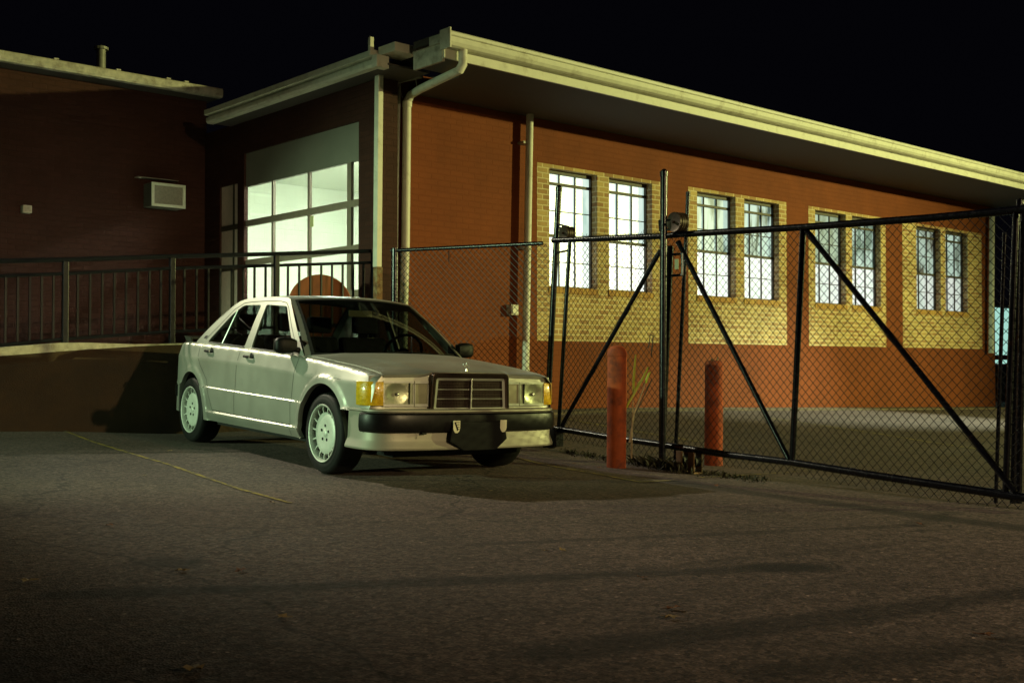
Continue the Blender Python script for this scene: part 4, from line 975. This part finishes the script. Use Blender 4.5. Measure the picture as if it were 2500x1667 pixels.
for h_ in (DF, DRr):
    cx_ = sum(p[0] for p in h_)/len(h_); cz_ = sum(p[1] for p in h_)/len(h_)
    for k in (1.03, 1.055): gpts += [(cx_+(x-cx_)*k, cz_+(z-cz_)*k*1.02) for x, z in h_]
gs = MB(); cdt_surface(outer, [dens(DF, .03), dens(DRr, .03)], gpts, lambda x, z: (x, z, 0), gs)
def rimoff(x, z):      # door frames sit a little inside the gutter line
    return 0
for s_ in (-1, 1): body.add([(x, s_*gy(z), z) for x, z, _ in gs.v], gs.f)
for h_ in (DF, DRr):    # reveal of the window openings
    hh_ = dens(h_, .03); n = len(hh_)
    for s_ in (-1, 1): body.add([(x, s_*gy(z), z) for x, z in hh_]+[(x, s_*(gy(z)-.016), z) for x, z in hh_], [(i, (i+1) % n, n+(i+1) % n, n+i) for i in range(n)])
# waist seam: shoulder strip between side skin and window plane
Xs_ = list(np.linspace(-.50, -2.80, 40))
for s_ in (-1, 1): body.grid(lambda X, t: (X, s_*lin(hw(X, ztop(X)), gy(ztop(X))-.004, t), ztop(X)+.002*math.sin(t*3.1)), Xs_, [0, .5, 1])
for s_ in (-1, 1): body.grid(lambda X, t: (X, s_*lin(hw(X, ztop(X)), .2, t), ztop(X)), [-2.95, -2.8, -2.62], [0, 1])
# roof skin
def redge(X): z = interp(X, [-2.16, -2.06, -1.9, -1.6, -1.3, -1.18, -1.13], [1.308, 1.325, 1.335, 1.340, 1.336, 1.328, 1.314]); return z
Xr = [-2.16, -2.11, -2.06, -1.98, -1.9, -1.75, -1.6, -1.45, -1.3, -1.24, -1.18, -1.13]
def roofp(a, X):
    z = redge(X); w_ = gy(z); y = a*w_
    ax = (1-abs(a)**2); Xo = X+(.075*ax if X > -1.3 else (-.05*ax if X < -1.95 else 0))*(1 if (X > -1.2 or X < -2.1) else .6)
    return (Xo, y, z+.032*(1-abs(a)**2.2))
body.grid(roofp, list(np.linspace(-1, 1, 25)), Xr)
# windscreen and rear window surfaces
def ws(a, t):
    y0 = .745; y1 = gy(1.314); b0 = (-.49+.215*(1-a*a), a*y0, .850+.022*(1-a*a)); r = roofp(a, -1.13)
    return Vector(b0).lerp(Vector(r), t)+Vector((.012, 0, .016))*math.sin(math.pi*t)
def rw(a, t):
    y0 = gy(.935); r = roofp(a, -2.16); b0 = (-2.80-.07*(1-a*a), a*y0, .925+.012*(1-a*a))
    return Vector(b0).lerp(Vector(r), t)+Vector((-.012, 0, .018))*math.sin(math.pi*t)
def frame_of(fn, a0, t0, t1, m_i):
    body.m = m_i
    A = list(np.linspace(-1, -a0, 4)); B_ = list(np.linspace(a0, 1, 4)); C_ = list(np.linspace(-a0, a0, 20)); T_ = list(np.linspace(0, 1, 14))
    body.grid(lambda a, t: tuple(fn(a, t)), A, T_); body.grid(lambda a, t: tuple(fn(a, t)), B_, T_)
    body.grid(lambda a, t: tuple(fn(a, t)), C_, [0, t0/2, t0]); body.grid(lambda a, t: tuple(fn(a, t)), C_, [t1, (1+t1)/2, 1]); body.m = 0
frame_of(ws, .930, .03, .965, 0); frame_of(rw, .90, .05, .95, 0)
# black rubber surround of the windscreen
body.m = 1
def gasket(fn, a0, t0, t1, w_a=.018, w_t=.02):
    o_ = Vector((.004, 0, .005))
    ring = [(-a0, t) for t in np.linspace(t0, t1, 12)]+[(a, t1) for a in np.linspace(-a0, a0, 20)][1:]+[(a0, t) for t in np.linspace(t1, t0, 12)][1:]+[(a, t0) for a in np.linspace(a0, -a0, 20)][1:-1]
    n = len(ring); outer_ = []; inner_ = []
    for a, t in ring:
        outer_.append(tuple(fn(max(-1, min(1, a*(1+w_a))), min(1, max(0, .5+(t-.5)*(1+w_t))))+o_)); inner_.append(tuple(fn(a*(1-w_a), .5+(t-.5)*(1-w_t*2))+o_))
    body.add(outer_+inner_, [(i, (i+1) % n, n+(i+1) % n, n+i) for i in range(n)])
gasket(ws, .930, .03, .965); gasket(rw, .90, .05, .95)
# drip moulding seam over the doors
sm_ = [(x, z) for x, z in [(-.66, .905), (-.9, 1.085), (-1.10, 1.245), (-1.17, 1.285), (-1.30, 1.300), (-1.6, 1.304), (-1.9, 1.300), (-2.04, 1.290), (-2.2, 1.235), (-2.42, 1.075), (-2.6, .955)]]
for s_ in (-1, 1):
    vs = []
    for i, (x, z) in enumerate(sm_):
        a = Vector(sm_[max(0, i-1)]); b = Vector(sm_[min(len(sm_)-1, i+1)]); d = (b-a).normalized(); nn = Vector((-d.y, d.x))*.003
        for k in (-1, 1): vs.append((x+nn.x*k, s_*(gy(z+nn.y*k)+.0016), z+nn.y*k))
    body.add(vs, [(2*i, 2*i+1, 2*i+3, 2*i+2) for i in range(len(sm_)-1)])
body.m = 0
bo = body.build('body', [M_PAINT, M_GAP], car, smooth=True, sharp=40, recalc=True)
# bonnet (hood)
hd = MB()
def hoodp(a, t):
    y_f = hood_edge(.66); 
    X1 = .668-.02*a*a; 
    y = a*lin(hood_edge(-.40), y_f, t); X0 = cowl(y)+.01; X = lin(X0, X1, t)
    z = topz(min(X, .66), y)+.004
    z += .010*math.exp(-((abs(y)-lin(.50, .33, t))/.05)**2)*(.35+.65*t)      # crease lines running to the grille
    z += .018*max(0, 1-(abs(y)/.36)**4)*max(0, (t-.5)*2)**1.5                # raised centre above the grille
    if t > .97: z -= .006*(t-.97)/.03
    return (X, y, z)
hd.grid(hoodp, list(np.linspace(-1, 1, 57)), list(np.linspace(0, 1, 40)))
ed_ = [hoodp(a, 1.0) for a in np.linspace(-1, 1, 57)]
hd.add(ed_+[(x-.006, y, z-.018) for x, y, z in ed_], [(i, i+1, 57+i+1, 57+i) for i in range(56)])
for s_ in (0, 56):
    L_ = [hoodp(-1 if s_ == 0 else 1, t) for t in np.linspace(0, 1, 40)]; hd.add(L_+[(x, y, z-.012) for x, y, z in L_], [(i, i+1, 40+i+1, 40+i) for i in range(39)])
hood = hd.build('hood', M_PAINT, car, smooth=True, sharp=50)
# glass
wsg = MB(); wsg.grid(lambda a, t: tuple(ws(a, t)), list(np.linspace(-.945, .945, 24)), list(np.linspace(.03, .965, 12))); wso = wsg.build('windscreen', M_GLASS, car, smooth=True)
rg = MB(); rg.grid(lambda a, t: tuple(rw(a, t)), list(np.linspace(-.9, .9, 24)), list(np.linspace(.05, .95, 10))); rg.build('rear_window', M_GLASS, car, smooth=True)
for h_, nm in ((DF, 'front_door_window'), (DRr, 'rear_door_window')):
    for s_ in (-1, 1):
        hp = dens(h_, .03); m_ = MB(); cdt_surface(hp, [], [p for p in gpts], lambda x, z: (x, z, 0), m_)
        b = MB().add([(x, s_*(gy(z)-.014), z) for x, z, _ in m_.v], m_.f); wo = b.build(nm, M_GLASS, car, smooth=True)
        if nm[0] == 'r':
            MB().tube([(-2.135, s_*(gy(1.22)-.006), 1.225), (-2.16, s_*(gy(1.1)-.006), 1.1), (-2.20, s_*(gy(.93)-.006), .925)], .006, 6).build('divider', M_CHR if s_ < 0 else M_BLACK, wo, smooth=True)
        sl_ = MB(); pth = [(x, z) for x, z in ([(-.70, .870), (-1.52, .897)] if nm[0] == 'f' else [(-1.68, .903), (-2.50, .932)])]
        sl_.tube([(pth[0][0], s_*(gy(pth[0][1])+.002), pth[0][1]), (pth[1][0], s_*(gy(pth[1][1])+.002), pth[1][1])], .006, 6); sl_.build('rubber_seal', M_BLACK, wo)
# ---- front bumper: painted skirt + black bar + plate plinth
def bpath(n=61, yi=0.0):
    P = [(.385, -.848), (.46, -.850), (.56, -.846), (.64, -.825), (.70, -.785), (.745, -.71), (.775, -.58), (.795, -.40), (.805, -.2), (.808, 0)]
    P += [(x, -y) for x, y in P[:-1][::-1]]
    # resample by Catmull-like linear arc length
    L_ = [0]
    for a, b in zip(P, P[1:]): L_.append(L_[-1]+math.hypot(b[0]-a[0], b[1]-a[1]))
    out = []
    for i in range(n):
        s_ = L_[-1]*i/(n-1); out.append((interp(s_, L_, [p[0] for p in P]), interp(s_, L_, [p[1] for p in P])))
    sm = out[:]
    for _ in range(3): sm = [sm[0]]+[((sm[i-1][0]+2*sm[i][0]+sm[i+1][0])/4, (sm[i-1][1]+2*sm[i][1]+sm[i+1][1])/4) for i in range(1, n-1)]+[sm[-1]]
    return sm
def sweep(mb, path, prof, i0=0, i1=None, close=True):
    i1 = len(path) if i1 is None else i1; idx = list(range(i0, i1)); vs = []; m = len(prof)
    for i in idx:
        a = Vector(path[max(0, i-1)]); b = Vector(path[min(len(path)-1, i+1)]); d = (b-a).normalized(); nn = Vector((d.y, -d.x))
        if nn.dot(Vector(path[i])-Vector((-.5, 0))) < 0: nn = -nn
        for o_, z in prof: vs.append((path[i][0]+nn.x*o_, path[i][1]+nn.y*o_, z))
    fs = []
    for k in range(len(idx)-1):
        for j in range(m if close else m-1): fs.append((k*m+j, k*m+(j+1) % m, (k+1)*m+(j+1) % m, (k+1)*m+j))
    if close: fs.append(tuple(range(m))); fs.append(tuple((len(idx)-1)*m+j for j in range(m))[::-1])
    return mb.add(vs, fs)
BPth = bpath()
sk = [(-.10, .235), (-.012, .236), (.002, .242), (.004, .254), (-.004, .275), (-.014, .298), (-.020, .318), (-.022, .500), (-.012, .503), (-.006, .508), (-.008, .518), (-.022, .522), (-.14, .524), (-.14, .235)]
M_BUMP = mat('bumper_paint', (.31, .295, .24), .50, .30, noise=.04, nscale=4)
fb = sweep(MB(), BPth, sk).build('front_bumper', M_BUMP, car, smooth=True, sharp=30)
tb_ = [(-.030, .366), (-.006, .362), (.006, .372), (.012, .40), (.012, .46), (.006, .486), (-.006, .497), (-.030, .499)]
n0 = next(i for i, p in enumerate(BPth) if p[0] > .560); sweep(MB(), BPth, tb_, n0, len(BPth)-n0).build('bumper_trim', mat('bumper_rubber', (.004, .0035, .004), .36, noise=.15, spec=.25), fb, smooth=True, sharp=28)
c1 = [(-.032, .488), (-.002, .490), (.003, .494), (-.002, .498)]
pl = MB(); py = [(-.235, .435), (.215, .435), (.245, .31), (.145, .232), (-.135, .232), (-.255, .30)]
for xf in (0,): 
    pl.add([(.835, y, z) for y, z in py]+[(.760, y*1.0, z) for y, z in py], [tuple(range(6)), tuple(range(6, 12))[::-1]]+[(i, (i+1) % 6, 6+(i+1) % 6, 6+i) for i in range(6)])
plo = pl.build('plate_bracket', mat('plate_black', (.004, .004, .005), .6, noise=.2, spec=.15), fb, bevel=.006)
def shield(yc, mark):
    P = [(-.029, .04), (.029, .04), (.029, -.016), (.022, -.036), (.009, -.048), (-.009, -.048), (-.022, -.036), (-.029, -.016)]
    b = MB().prism([(yc+a, .408+c) for a, c in P], .8352, .8385, 'yz'); o = b.build('shield_badge', mat('badge_white', (.72, .70, .52), .5), plo)
    if mark:
        k = MB()
        k.add([(.8392, yc+a, .408+c) for a, c in ((-.022, .030), (-.010, .030), (.016, -.024), (.004, -.034))], [(0, 1, 2, 3)])
        for c in (.030, .014, -.002, -.016): k.add([(.8390, yc-.008+(.03-c)*.5, .408+c), (.8390, yc+.023, .408+c), (.8390, yc+.023, .403+c), (.8390, yc-.008+(.03-c)*.5, .403+c)], [(0, 1, 2, 3)])
        k.build('mark', M_BLACK, o)
shield(-.205, True); shield(.205, False)
tw = MB().add([(.779, -.50, .37), (.779, -.50, .32), (.7795, -.497, .32), (.7795, -.497, .37)], [(0, 1, 2, 3)]).build('tow_cover_seam', M_GAP, fb)
MB().box((.776, -.47, .352), (.80, -.43, .366)).build('tow_hook_cover', M_BLACK, fb, bevel=.003)
# rear bumper
rbp = [(-3.03, -.795), (-3.15, -.770), (-3.28, -.725), (-3.38, -.65), (-3.45, -.52), (-3.49, -.3), (-3.50, 0)]; rbp += [(x, -y) for x, y in rbp[:-1][::-1]]
rbp2 = []
for a, b in zip(rbp, rbp[1:]): rbp2 += [(lin(a[0], b[0], k/4), lin(a[1], b[1], k/4)) for k in range(4)]
rbp2.append(rbp[-1])
rbo = sweep(MB(), rbp2, [(-.03, .26), (.0, .265), (.0, .36), (.0, .55), (-.03, .56), (-.12, .56), (-.12, .26)]).build('rear_bumper', M_PAINT, car, smooth=True, sharp=30)
sweep(MB(), rbp2, [(.0, .40), (.014, .41), (.016, .50), (.0, .515)], 3, len(rbp2)-3).build('bumper_trim', M_BLACK, rbo, smooth=True)
# ---- grille
gr_ = empty_grille = MB()
gx = .690
gr_.add([(gx-.015, y, z) for y, z in ((-.325, .515), (.325, .515), (.31, .745), (-.31, .745))], [(0, 1, 2, 3)])
go = gr_.build('grille', mat('grille_dark', (.010, .006, .005), .5), car)
def ringpoly(O_, I_, x0, x1, mb):
    n = len(O_); mb.add([(x0, y, z) for y, z in O_]+[(x1, y, z) for y, z in O_]+[(x1-.002, y, z) for y, z in I_]+[(x0, y, z) for y, z in I_],
        [(i, (i+1) % n, n+(i+1) % n, n+i) for i in range(n)]+[(n+i, n+(i+1) % n, 2*n+(i+1) % n, 2*n+i) for i in range(n)]+[(2*n+i, 2*n+(i+1) % n, 3*n+(i+1) % n, 3*n+i) for i in range(n)])
GO = rnd_poly([(-.348, .496), (.348, .496), (.334, .780), (-.334, .780)], .035); GI = rnd_poly([(-.318, .516), (.318, .516), (.302, .744), (-.302, .744)], .018)
cr_ = MB(); ringpoly(GO, GI, gx-.06, gx+.020, cr_); cr_.build('chrome_surround', mat('grille_chrome', (.13, .095, .08), .22, 1.0), go, smooth=True, sharp=30, bevel=.004)
GI2 = rnd_poly([(-.296, .530), (.296, .530), (.281, .727), (-.281, .727)], .012); GI1 = rnd_poly([(-.318, .516), (.318, .516), (.302, .744), (-.302, .744)], .018)
i2 = MB(); ringpoly(GI1, GI2, gx-.012, gx+.010, i2); i2.build('inner_surround', M_CHR, go, smooth=True, sharp=30)
MB().box((gx-.01, -.0045, .518), (gx+.022, .0045, .742)).build('centre_bar', M_CHR, go, bevel=.002)
sb_ = MB()
for z_ in (.595, .662): sb_.box((gx-.012, -.288, z_-.0026), (gx+.010, .288, z_+.0026))
sb_.build('crossbar', M_CHR, go)
me_ = MB(); z_ = .538
while z_ < .722: me_.box((gx-.013, -.288, z_-.0024), (gx+.000, .288, z_+.0024)); z_ += .0115
y_ = -.284
while y_ < .286: me_.box((gx-.014, y_-.0018, .53), (gx-.001, y_+.0018, .724)); y_ += .0135
me_.build('mesh', mat('grille_mesh', (.055, .036, .030), .4, .6), go)
# star-in-ring hood ornament and small round base
orn = MB(); zc_ = .865; xo = .635
zb_ = hoodp(0, .97)[2]
ring = [(xo, .028*math.cos(a), zb_+.046+.028*math.sin(a)) for a in np.linspace(0, 2*math.pi, 25)]
orn.tube(ring, .0022, 6, cap=False); orn.tube([(xo, 0, zb_-.008), (xo, 0, zb_+.020)], [.010, .004], 8)
for a in (90, 210, 330): orn.tube([(xo, 0, zb_+.046), (xo, .027*math.cos(math.radians(a)), zb_+.046+.027*math.sin(math.radians(a)))], [.0045, .0012], 6)
orn.build('hood_ornament', M_CHR, hood, smooth=True)
# ---- headlights and turn signals
for s_ in (-1, 1):
    def hx(y): return nosex(y)+.004
    def slab(y0, y1, z0, z1, mb, d0=0.0, d1=.012, n=8):
        ys = list(np.linspace(y0, y1, n)); V = []
        for y in ys:
            for (dx, z) in ((d1-.004, z0), (d1, z0+.012), (d1, z1-.012), (d1-.006, z1), (d0, z1), (d0, z0)): V.append((hx(y)+dx-.012*((z-.5)/.27), s_*y, z))
        m = 6; mb.add(V, [(k*m+j, k*m+(j+1) % m, (k+1)*m+(j+1) % m, (k+1)*m+j) for k in range(n-1) for j in range(m)]+[tuple(range(m)), tuple((n-1)*m+j for j in range(m))[::-1]]); return mb
    hl = MB(); ys = list(np.linspace(.475, .700, 9))
    # reflector bowl
    def bowl(y, z):
        u_ = (y-.60)/.105; v_ = (z-.630)/.085; d = min(1, math.hypot(u_, v_)); return (hx(y)-.012*((z-.5)/.27)+.001-0*(1-d*d)*.06, s_*y, z)
    fr_ = MB(); O_ = [(.470, .548), (.706, .548), (.706, .712), (.470, .712)]
    def rim(a0, a1, z0, z1, t_, mb):
        for (ya, yb, za, zb) in ((a0, a1, z1-t_, z1), (a0, a1, z0, z0+t_), (a0, a0+t_, z0+t_, z1-t_), (a1-t_, a1, z0+t_, z1-t_)): slab(ya, yb, za, zb, mb, .0, .016, 4)
    bw = MB()
    cz, cy = .630, .600
    pr = []; 
    for k in range(9):
        t = k/8; pr.append((.076*t**.8+.004, -.055+.055*t*t))
    ax_pos = (hx(cy)-.004, s_*cy, cz)
    bw.grid(lambda y, z: (hx(y)+.0035-.012*((z-.5)/.27), s_*y, z), list(np.linspace(.476, .700, 24)), list(np.linspace(.555, .705, 16)))
    # deepen a round bowl into the plate
    bw.v = [(x-.0, y, z) for x, y, z in bw.v]
    nv = []
    for x, y, z in bw.v:
        d = math.hypot((abs(y)-cy)/.088, (z-cz)/.072); nv.append((x+ (.010 if d > 1 else .010*(d*d)), y, z))
    bw.v = nv
    hlo = bw.build('headlight', M_REFL, car, smooth=True, sharp=80)
    MB().lathe([(0, .0), (.012, -.002), (.014, .004), (.008, .010), (0, .012)], (hx(cy)+.004, s_*cy, cz-.004), (1, 0, 0), 16).build('bulb_cap', M_CHR, hlo, smooth=True)
    MB().box((hx(.5)+.004-.004, min(s_*.502, s_*.512), .556), (hx(.5)+.016-.002, max(s_*.502, s_*.512), .704)).build('lamp_divider', M_BLACK, hlo)
    lens = MB(); lens.grid(lambda y, z: (hx(y)+.017-.012*((z-.5)/.27), s_*y, z), list(np.linspace(.474, .702, 10)), list(np.linspace(.553, .707, 6))); lens.build('lens', M_CLEAR, hlo, smooth=True)
    rm_ = MB(); rim(.468, .708, .546, .714, .007, rm_); rim(.352, .462, .546, .714, .005, rm_); rm_.build('lamp_rim', M_CHR, hlo)
    il = MB(); slab(.358, .456, .553, .707, il, -.002, .008, 8)
    il.build('inner_panel', mat('lamp_inner_panel', (.40, .39, .27), .25, .3, coat=.8), hlo, smooth=True, sharp=40)
    ts = MB()
    tp_ = [(.711, .668), (.75, .664), (.790, .652), (.822, .624), (.842, .575), (.846, .525)]
    V = []
    for (y, x) in tp_:
        for dz, dd in ((.545, .004), (.552, 0), (.63, -.002), (.705, 0), (.712, .004)): V.append((x-dd*(1 if y < .8 else .2)-.008*((dz-.5)/.27), s_*(y-dd*(0 if y < .8 else 1)), dz))
    V2 = [(x-.03, s_*(abs(y)-.03), z) for x, y, z in V]
    m = 5; k_ = len(tp_)
    ts.add(V+V2, [(a*m+j, a*m+j+1, (a+1)*m+j+1, (a+1)*m+j) for a in range(k_-1) for j in range(m-1)]+[(a*m, (a+1)*m, k_*m+(a+1)*m, k_*m+a*m) for a in range(k_-1)]+[(a*m+4, (a+1)*m+4, k_*m+(a+1)*m+4, k_*m+a*m+4) for a in range(k_-1)]+[(j, j+1, k_*m+j+1, k_*m+j) for j in range(4)]+[((k_-1)*m+j, (k_-1)*m+j+1, k_*m+(k_-1)*m+j+1, k_*m+(k_-1)*m+j) for j in range(4)])
    ts.build('turn_signal', M_AMBER, car, smooth=True, sharp=40)
# ---- tail lights, spoiler
for s_ in (-1, 1):
    MB().box((-3.440, min(s_*.38, s_*.64), .58), (-3.40, max(s_*.38, s_*.64), .80)).build('taillight', M_RED, car, bevel=.012)
spo = MB(); ww = .60
spo.prism([(-3.42, .985), (-3.25, .968), (-3.25, .953), (-3.42, .968)], -ww, ww, 'xz')
for s_ in (-1, 1): spo.prism([(-3.42, .984), (-3.25, .967), (-3.20, .905), (-3.32, .905)], min(s_*ww, s_*(ww+.022)), max(s_*ww, s_*(ww+.022)), 'xz')
spo.build('spoiler', mat('spoiler_paint', (.09, .09, .08), .35, .5, coat=.8), car, bevel=.005)
# ---- door handles
for X0, z0 in ((-1.37, .826), (-2.26, .850)):
    for s_ in (-1, 1):
        y0 = hw(X0, z0, False); b = MB()
        b.tube([(X0-.085, s_*(y0+.004), z0+.004), (X0-.06, s_*(y0+.026), z0+.002), (X0+.03, s_*(y0+.030), z0), (X0+.065, s_*(y0+.016), z0-.002), (X0+.08, s_*(y0+.004), z0-.002)], [.010, .011, .011, .010, .008], 8)
        ho = b.build('door_handle', M_BLACK, car, smooth=True)
        MB().lathe([(.030, 0), (.033, .003), (.027, .005), (.0, -.002)], (X0+.035, s_*y0, z0+.002), (0, s_, 0), 18).build('handle_cup', M_DARKM, ho, smooth=True)
        MB().lathe([(.0, .036), (.012, .034), (.013, .028)], (X0+.05, s_*y0, z0), (0, s_, 0), 12).build('lock', M_CHR, ho, smooth=True)
# ---- side mirrors
for s_ in (-1, 1):
    b = MB(); y0 = .735
    P = [(-.66, y0-.02, .885), (-.66, y0-.02, .985), (-.60, y0-.02, .96), (-.55, y0-.02, .89)]
    hb = MB(); 
    hs_ = [((-.63, y0+.03), .035, .045), ((-.645, y0+.07), .05, .062), ((-.65, y0+.13), .05, .066), ((-.648, y0+.175), .042, .058), ((-.645, y0+.195), .02, .035)]
    V = []; nn = 16
    for (cx_, cy_), rx, rz in hs_:
        for k in range(nn):
            a = 2*math.pi*k/nn; ca, sa = math.cos(a), math.sin(a); ex = .55
            V.append((cx_+rx*math.copysign(abs(ca)**ex, ca), s_*cy_, .935+rz*math.copysign(abs(sa)**ex, sa)))
    hb.add(V, [(i*nn+k, i*nn+(k+1) % nn, (i+1)*nn+(k+1) % nn, (i+1)*nn+k) for i in range(4) for k in range(nn)]+[tuple(range(nn))[::-1], tuple(4*nn+k for k in range(nn))])
    hb.add([(x, s_*y, z) for x, y, z in P]+[(x, s_*(y-.03), z) for x, y, z in P], [(0, 1, 2, 3), (4, 7, 6, 5), (0, 3, 7, 4), (3, 2, 6, 7), (2, 1, 5, 6), (1, 0, 4, 5)])
    hb.tube([(-.62, s_*(y0-.02), .90), (-.63, s_*(y0+.05), .905)], .022, 8)
    mo = hb.build('side_mirror', M_BLACK, car, smooth=True, sharp=50)
    MB().box((-.702, min(s_*(y0+.05), s_*(y0+.18)), .885), (-.698, max(s_*(y0+.05), s_*(y0+.18)), .985)).build('mirror_glass', M_CHR, mo)
# ---- wheels
def make_wheel(s_):
    Y = s_
    t = MB().lathe([(.205, -.105), (.225, -.102), (.262, -.106), (.283, -.098), (.295, -.080), (.2995, -.05), (.300, 0), (.2995, .05), (.295, .080), (.283, .096), (.270, .1005), (.262, .1010), (.258, .1035), (.232, .1035), (.215, .101), (.205, .094)], (0, 0, 0), (0, 1, 0), 72)
    return t
wheel0 = None
def build_wheel():
    e = bpy.data.objects.new('wheel', None); COL.objects.link(e); e.parent = car
    ty = make_wheel(1).build('tyre', M_RUB, e, smooth=True, sharp=40)
    r = MB()
    r.lathe([(.204, .098), (.207, .104), (.204, .109), (.197, .106), (.193, .095), (.190, .070), (.188, .045)], (0, 0, 0), (0, 1, 0), 64)   # lip facing +y
    r.lathe([(0, .082), (.028, .082), (.030, .078), (.045, .078), (.060, .080), (.105, .084), (.140, .081), (.149, .075), (.149, .060)], (0, 0, 0), (0, 1, 0), 64)
    n = 15
    for k in range(n):
        a = 2*math.pi*k/n+.1; ca, sa = math.cos(a), math.sin(a); tx, tz = -sa, ca
        V = []
        for rad, yy, hwid in ((.144, .079, .0060), (.168, .084, .0040), (.190, .080, .0050)):
            for sgn in (-1, 1):
                for dy in (0, -.02): V.append((ca*rad+tx*hwid*sgn, yy+dy, sa*rad+tz*hwid*sgn))
        r.add(V, [(0, 2, 6, 4), (4, 6, 10, 8), (0, 4, 5, 1), (4, 8, 9, 5), (2, 3, 7, 6), (6, 7, 11, 10)])
    r.v = [(x*1.035, y, z*1.035) for x, y, z in r.v]
    ro = r.build('rim', M_ALLOY, e, smooth=True, sharp=35)
    d = MB()
    for k in range(5):
        a = 2*math.pi*k/5+.35; d.lathe([(0, .0835), (.0105, .0835), (.0115, .080)], (.056*math.cos(a), 0, .056*math.sin(a)), (0, 1, 0), 14)
    d.lathe([(.198, .02), (.06, .015), (0, .015)], (0, 0, 0), (0, 1, 0), 40); d.lathe([(.195, .05), (.193, -.09)], (0, 0, 0), (0, 1, 0), 40)
    d.build('wheel_well_dark', M_GAP, ro)
    MB().lathe([(0, .087), (.020, .086), (.026, .082), (.028, .076)], (0, 0, 0), (0, 1, 0), 24).build('centre_cap', M_ALLOY, ro, smooth=True)
    return e
w0 = build_wheel()
spots = [(FA, -.728, math.pi), (FA, .728, 0), (RA, -.722, math.pi), (RA, .722, 0)]
for i, (X, Y, rz) in enumerate(spots):
    wq = w0 if i == 0 else copy_tree(w0, None, car)
    wq.location = (X, Y, WZ); wq.rotation_euler = (0, 0, rz)
# ---- interior
it = MB(); it.prism([(-.42, .84), (-.40, .60), (-1.0, .60), (-1.0, .80), (-.80, .865), (-.55, .87)], -.66, .66, 'xz'); it.build('dashboard', M_DASH, car, bevel=.015)
def seat(X, Y, w_, name, rear=False):
    b = MB(); b.box((X-.25, Y-w_, .38), (X+.25, Y+w_, .56)); b.prism([(X-.24, .5), (X-.12, .5), (X-.30, 1.02), (X-.40, 1.01)], Y-w_*.92, Y+w_*.92, 'xz'); so = b.build(name, M_SEAT, car, bevel=.035)
    for yy in ([Y] if not rear else [-.36, .36]):
        h = MB(); h.prism([(X-.34, 1.05), (X-.24, 1.05), (X-.27, 1.21), (X-.36, 1.20)], yy-.12, yy+.12, 'xz'); ho = h.build('headrest', M_SEAT, so, bevel=.03)
        for dy in (-.05, .05): MB().tube([(X-.33, yy+dy, 1.0), (X-.31, yy+dy, 1.08)], .006, 6).build('headrest_rod', M_CHR, ho)
seat(-1.25, -.36, .25, 'front_seat'); seat(-1.25, .36, .25, 'front_seat'); seat(-2.15, 0, .62, 'rear_seat', True)
stw = MB(); cS = Vector((-.90, .37, .88)); ax = Vector((-.9, 0, .42)).normalized(); e1 = Vector((0, 1, 0)); e2 = ax.cross(e1)
stw.tube([cS+e1*.19*math.cos(a)+e2*.19*math.sin(a) for a in np.linspace(0, 2*math.pi, 33)], .013, 8, cap=False); stw.tube([cS-e1*.19, cS+e1*.19], .012, 6); stw.tube([cS, cS-ax*.25], .02, 8); stw.lathe([(0, .02), (.06, .015), (.07, -.01)], cS, ax, 16)
stw.build('steering_wheel', M_BLACK, car, smooth=True)
MB().box((-1.00, -.11, 1.19), (-.985, .11, 1.245)).tube([(-.985, 0, 1.24), (-1.02, 0, 1.31)], .008, 6).build('rearview_mirror', mat('mirror_face', (.30, .28, .18), .35, .4), car, bevel=.006)
# wiper, windscreen sticker, cowl light patch
wp = MB()
def onws(a, t, d=.012): return ws(a, t)+Vector((d*.6, 0, d))
wp.tube([onws(.10, -.02), onws(.20, .14), onws(.32, .30)], [.008, .006, .004], 6); wp.tube([onws(-.30, .035, .010), onws(.05, .055, .012), onws(.45, .045, .010)], .005, 6)
wp.build('wiper', M_BLACK, car, smooth=True)
MB().add([tuple(ws(a, t)-Vector((.004, 0, .004))) for a, t in ((.70, .05), (.88, .05), (.88, .10), (.70, .10))], [(0, 1, 2, 3)]).build('windscreen_sticker', mat('pale_sticker', (.5, .5, .38), .6), wso)
# small C-pillar vent badge and rear quarter bits
for s_ in (-1,):
    zq = 1.0; MB().add([(x, s_*(gy(z)+.002), z) for x, z in ((-2.60, .965), (-2.66, .965), (-2.635, .99), (-2.575, .99))], [(0, 1, 2, 3)]).build('pillar_vent', M_DARKM, car)
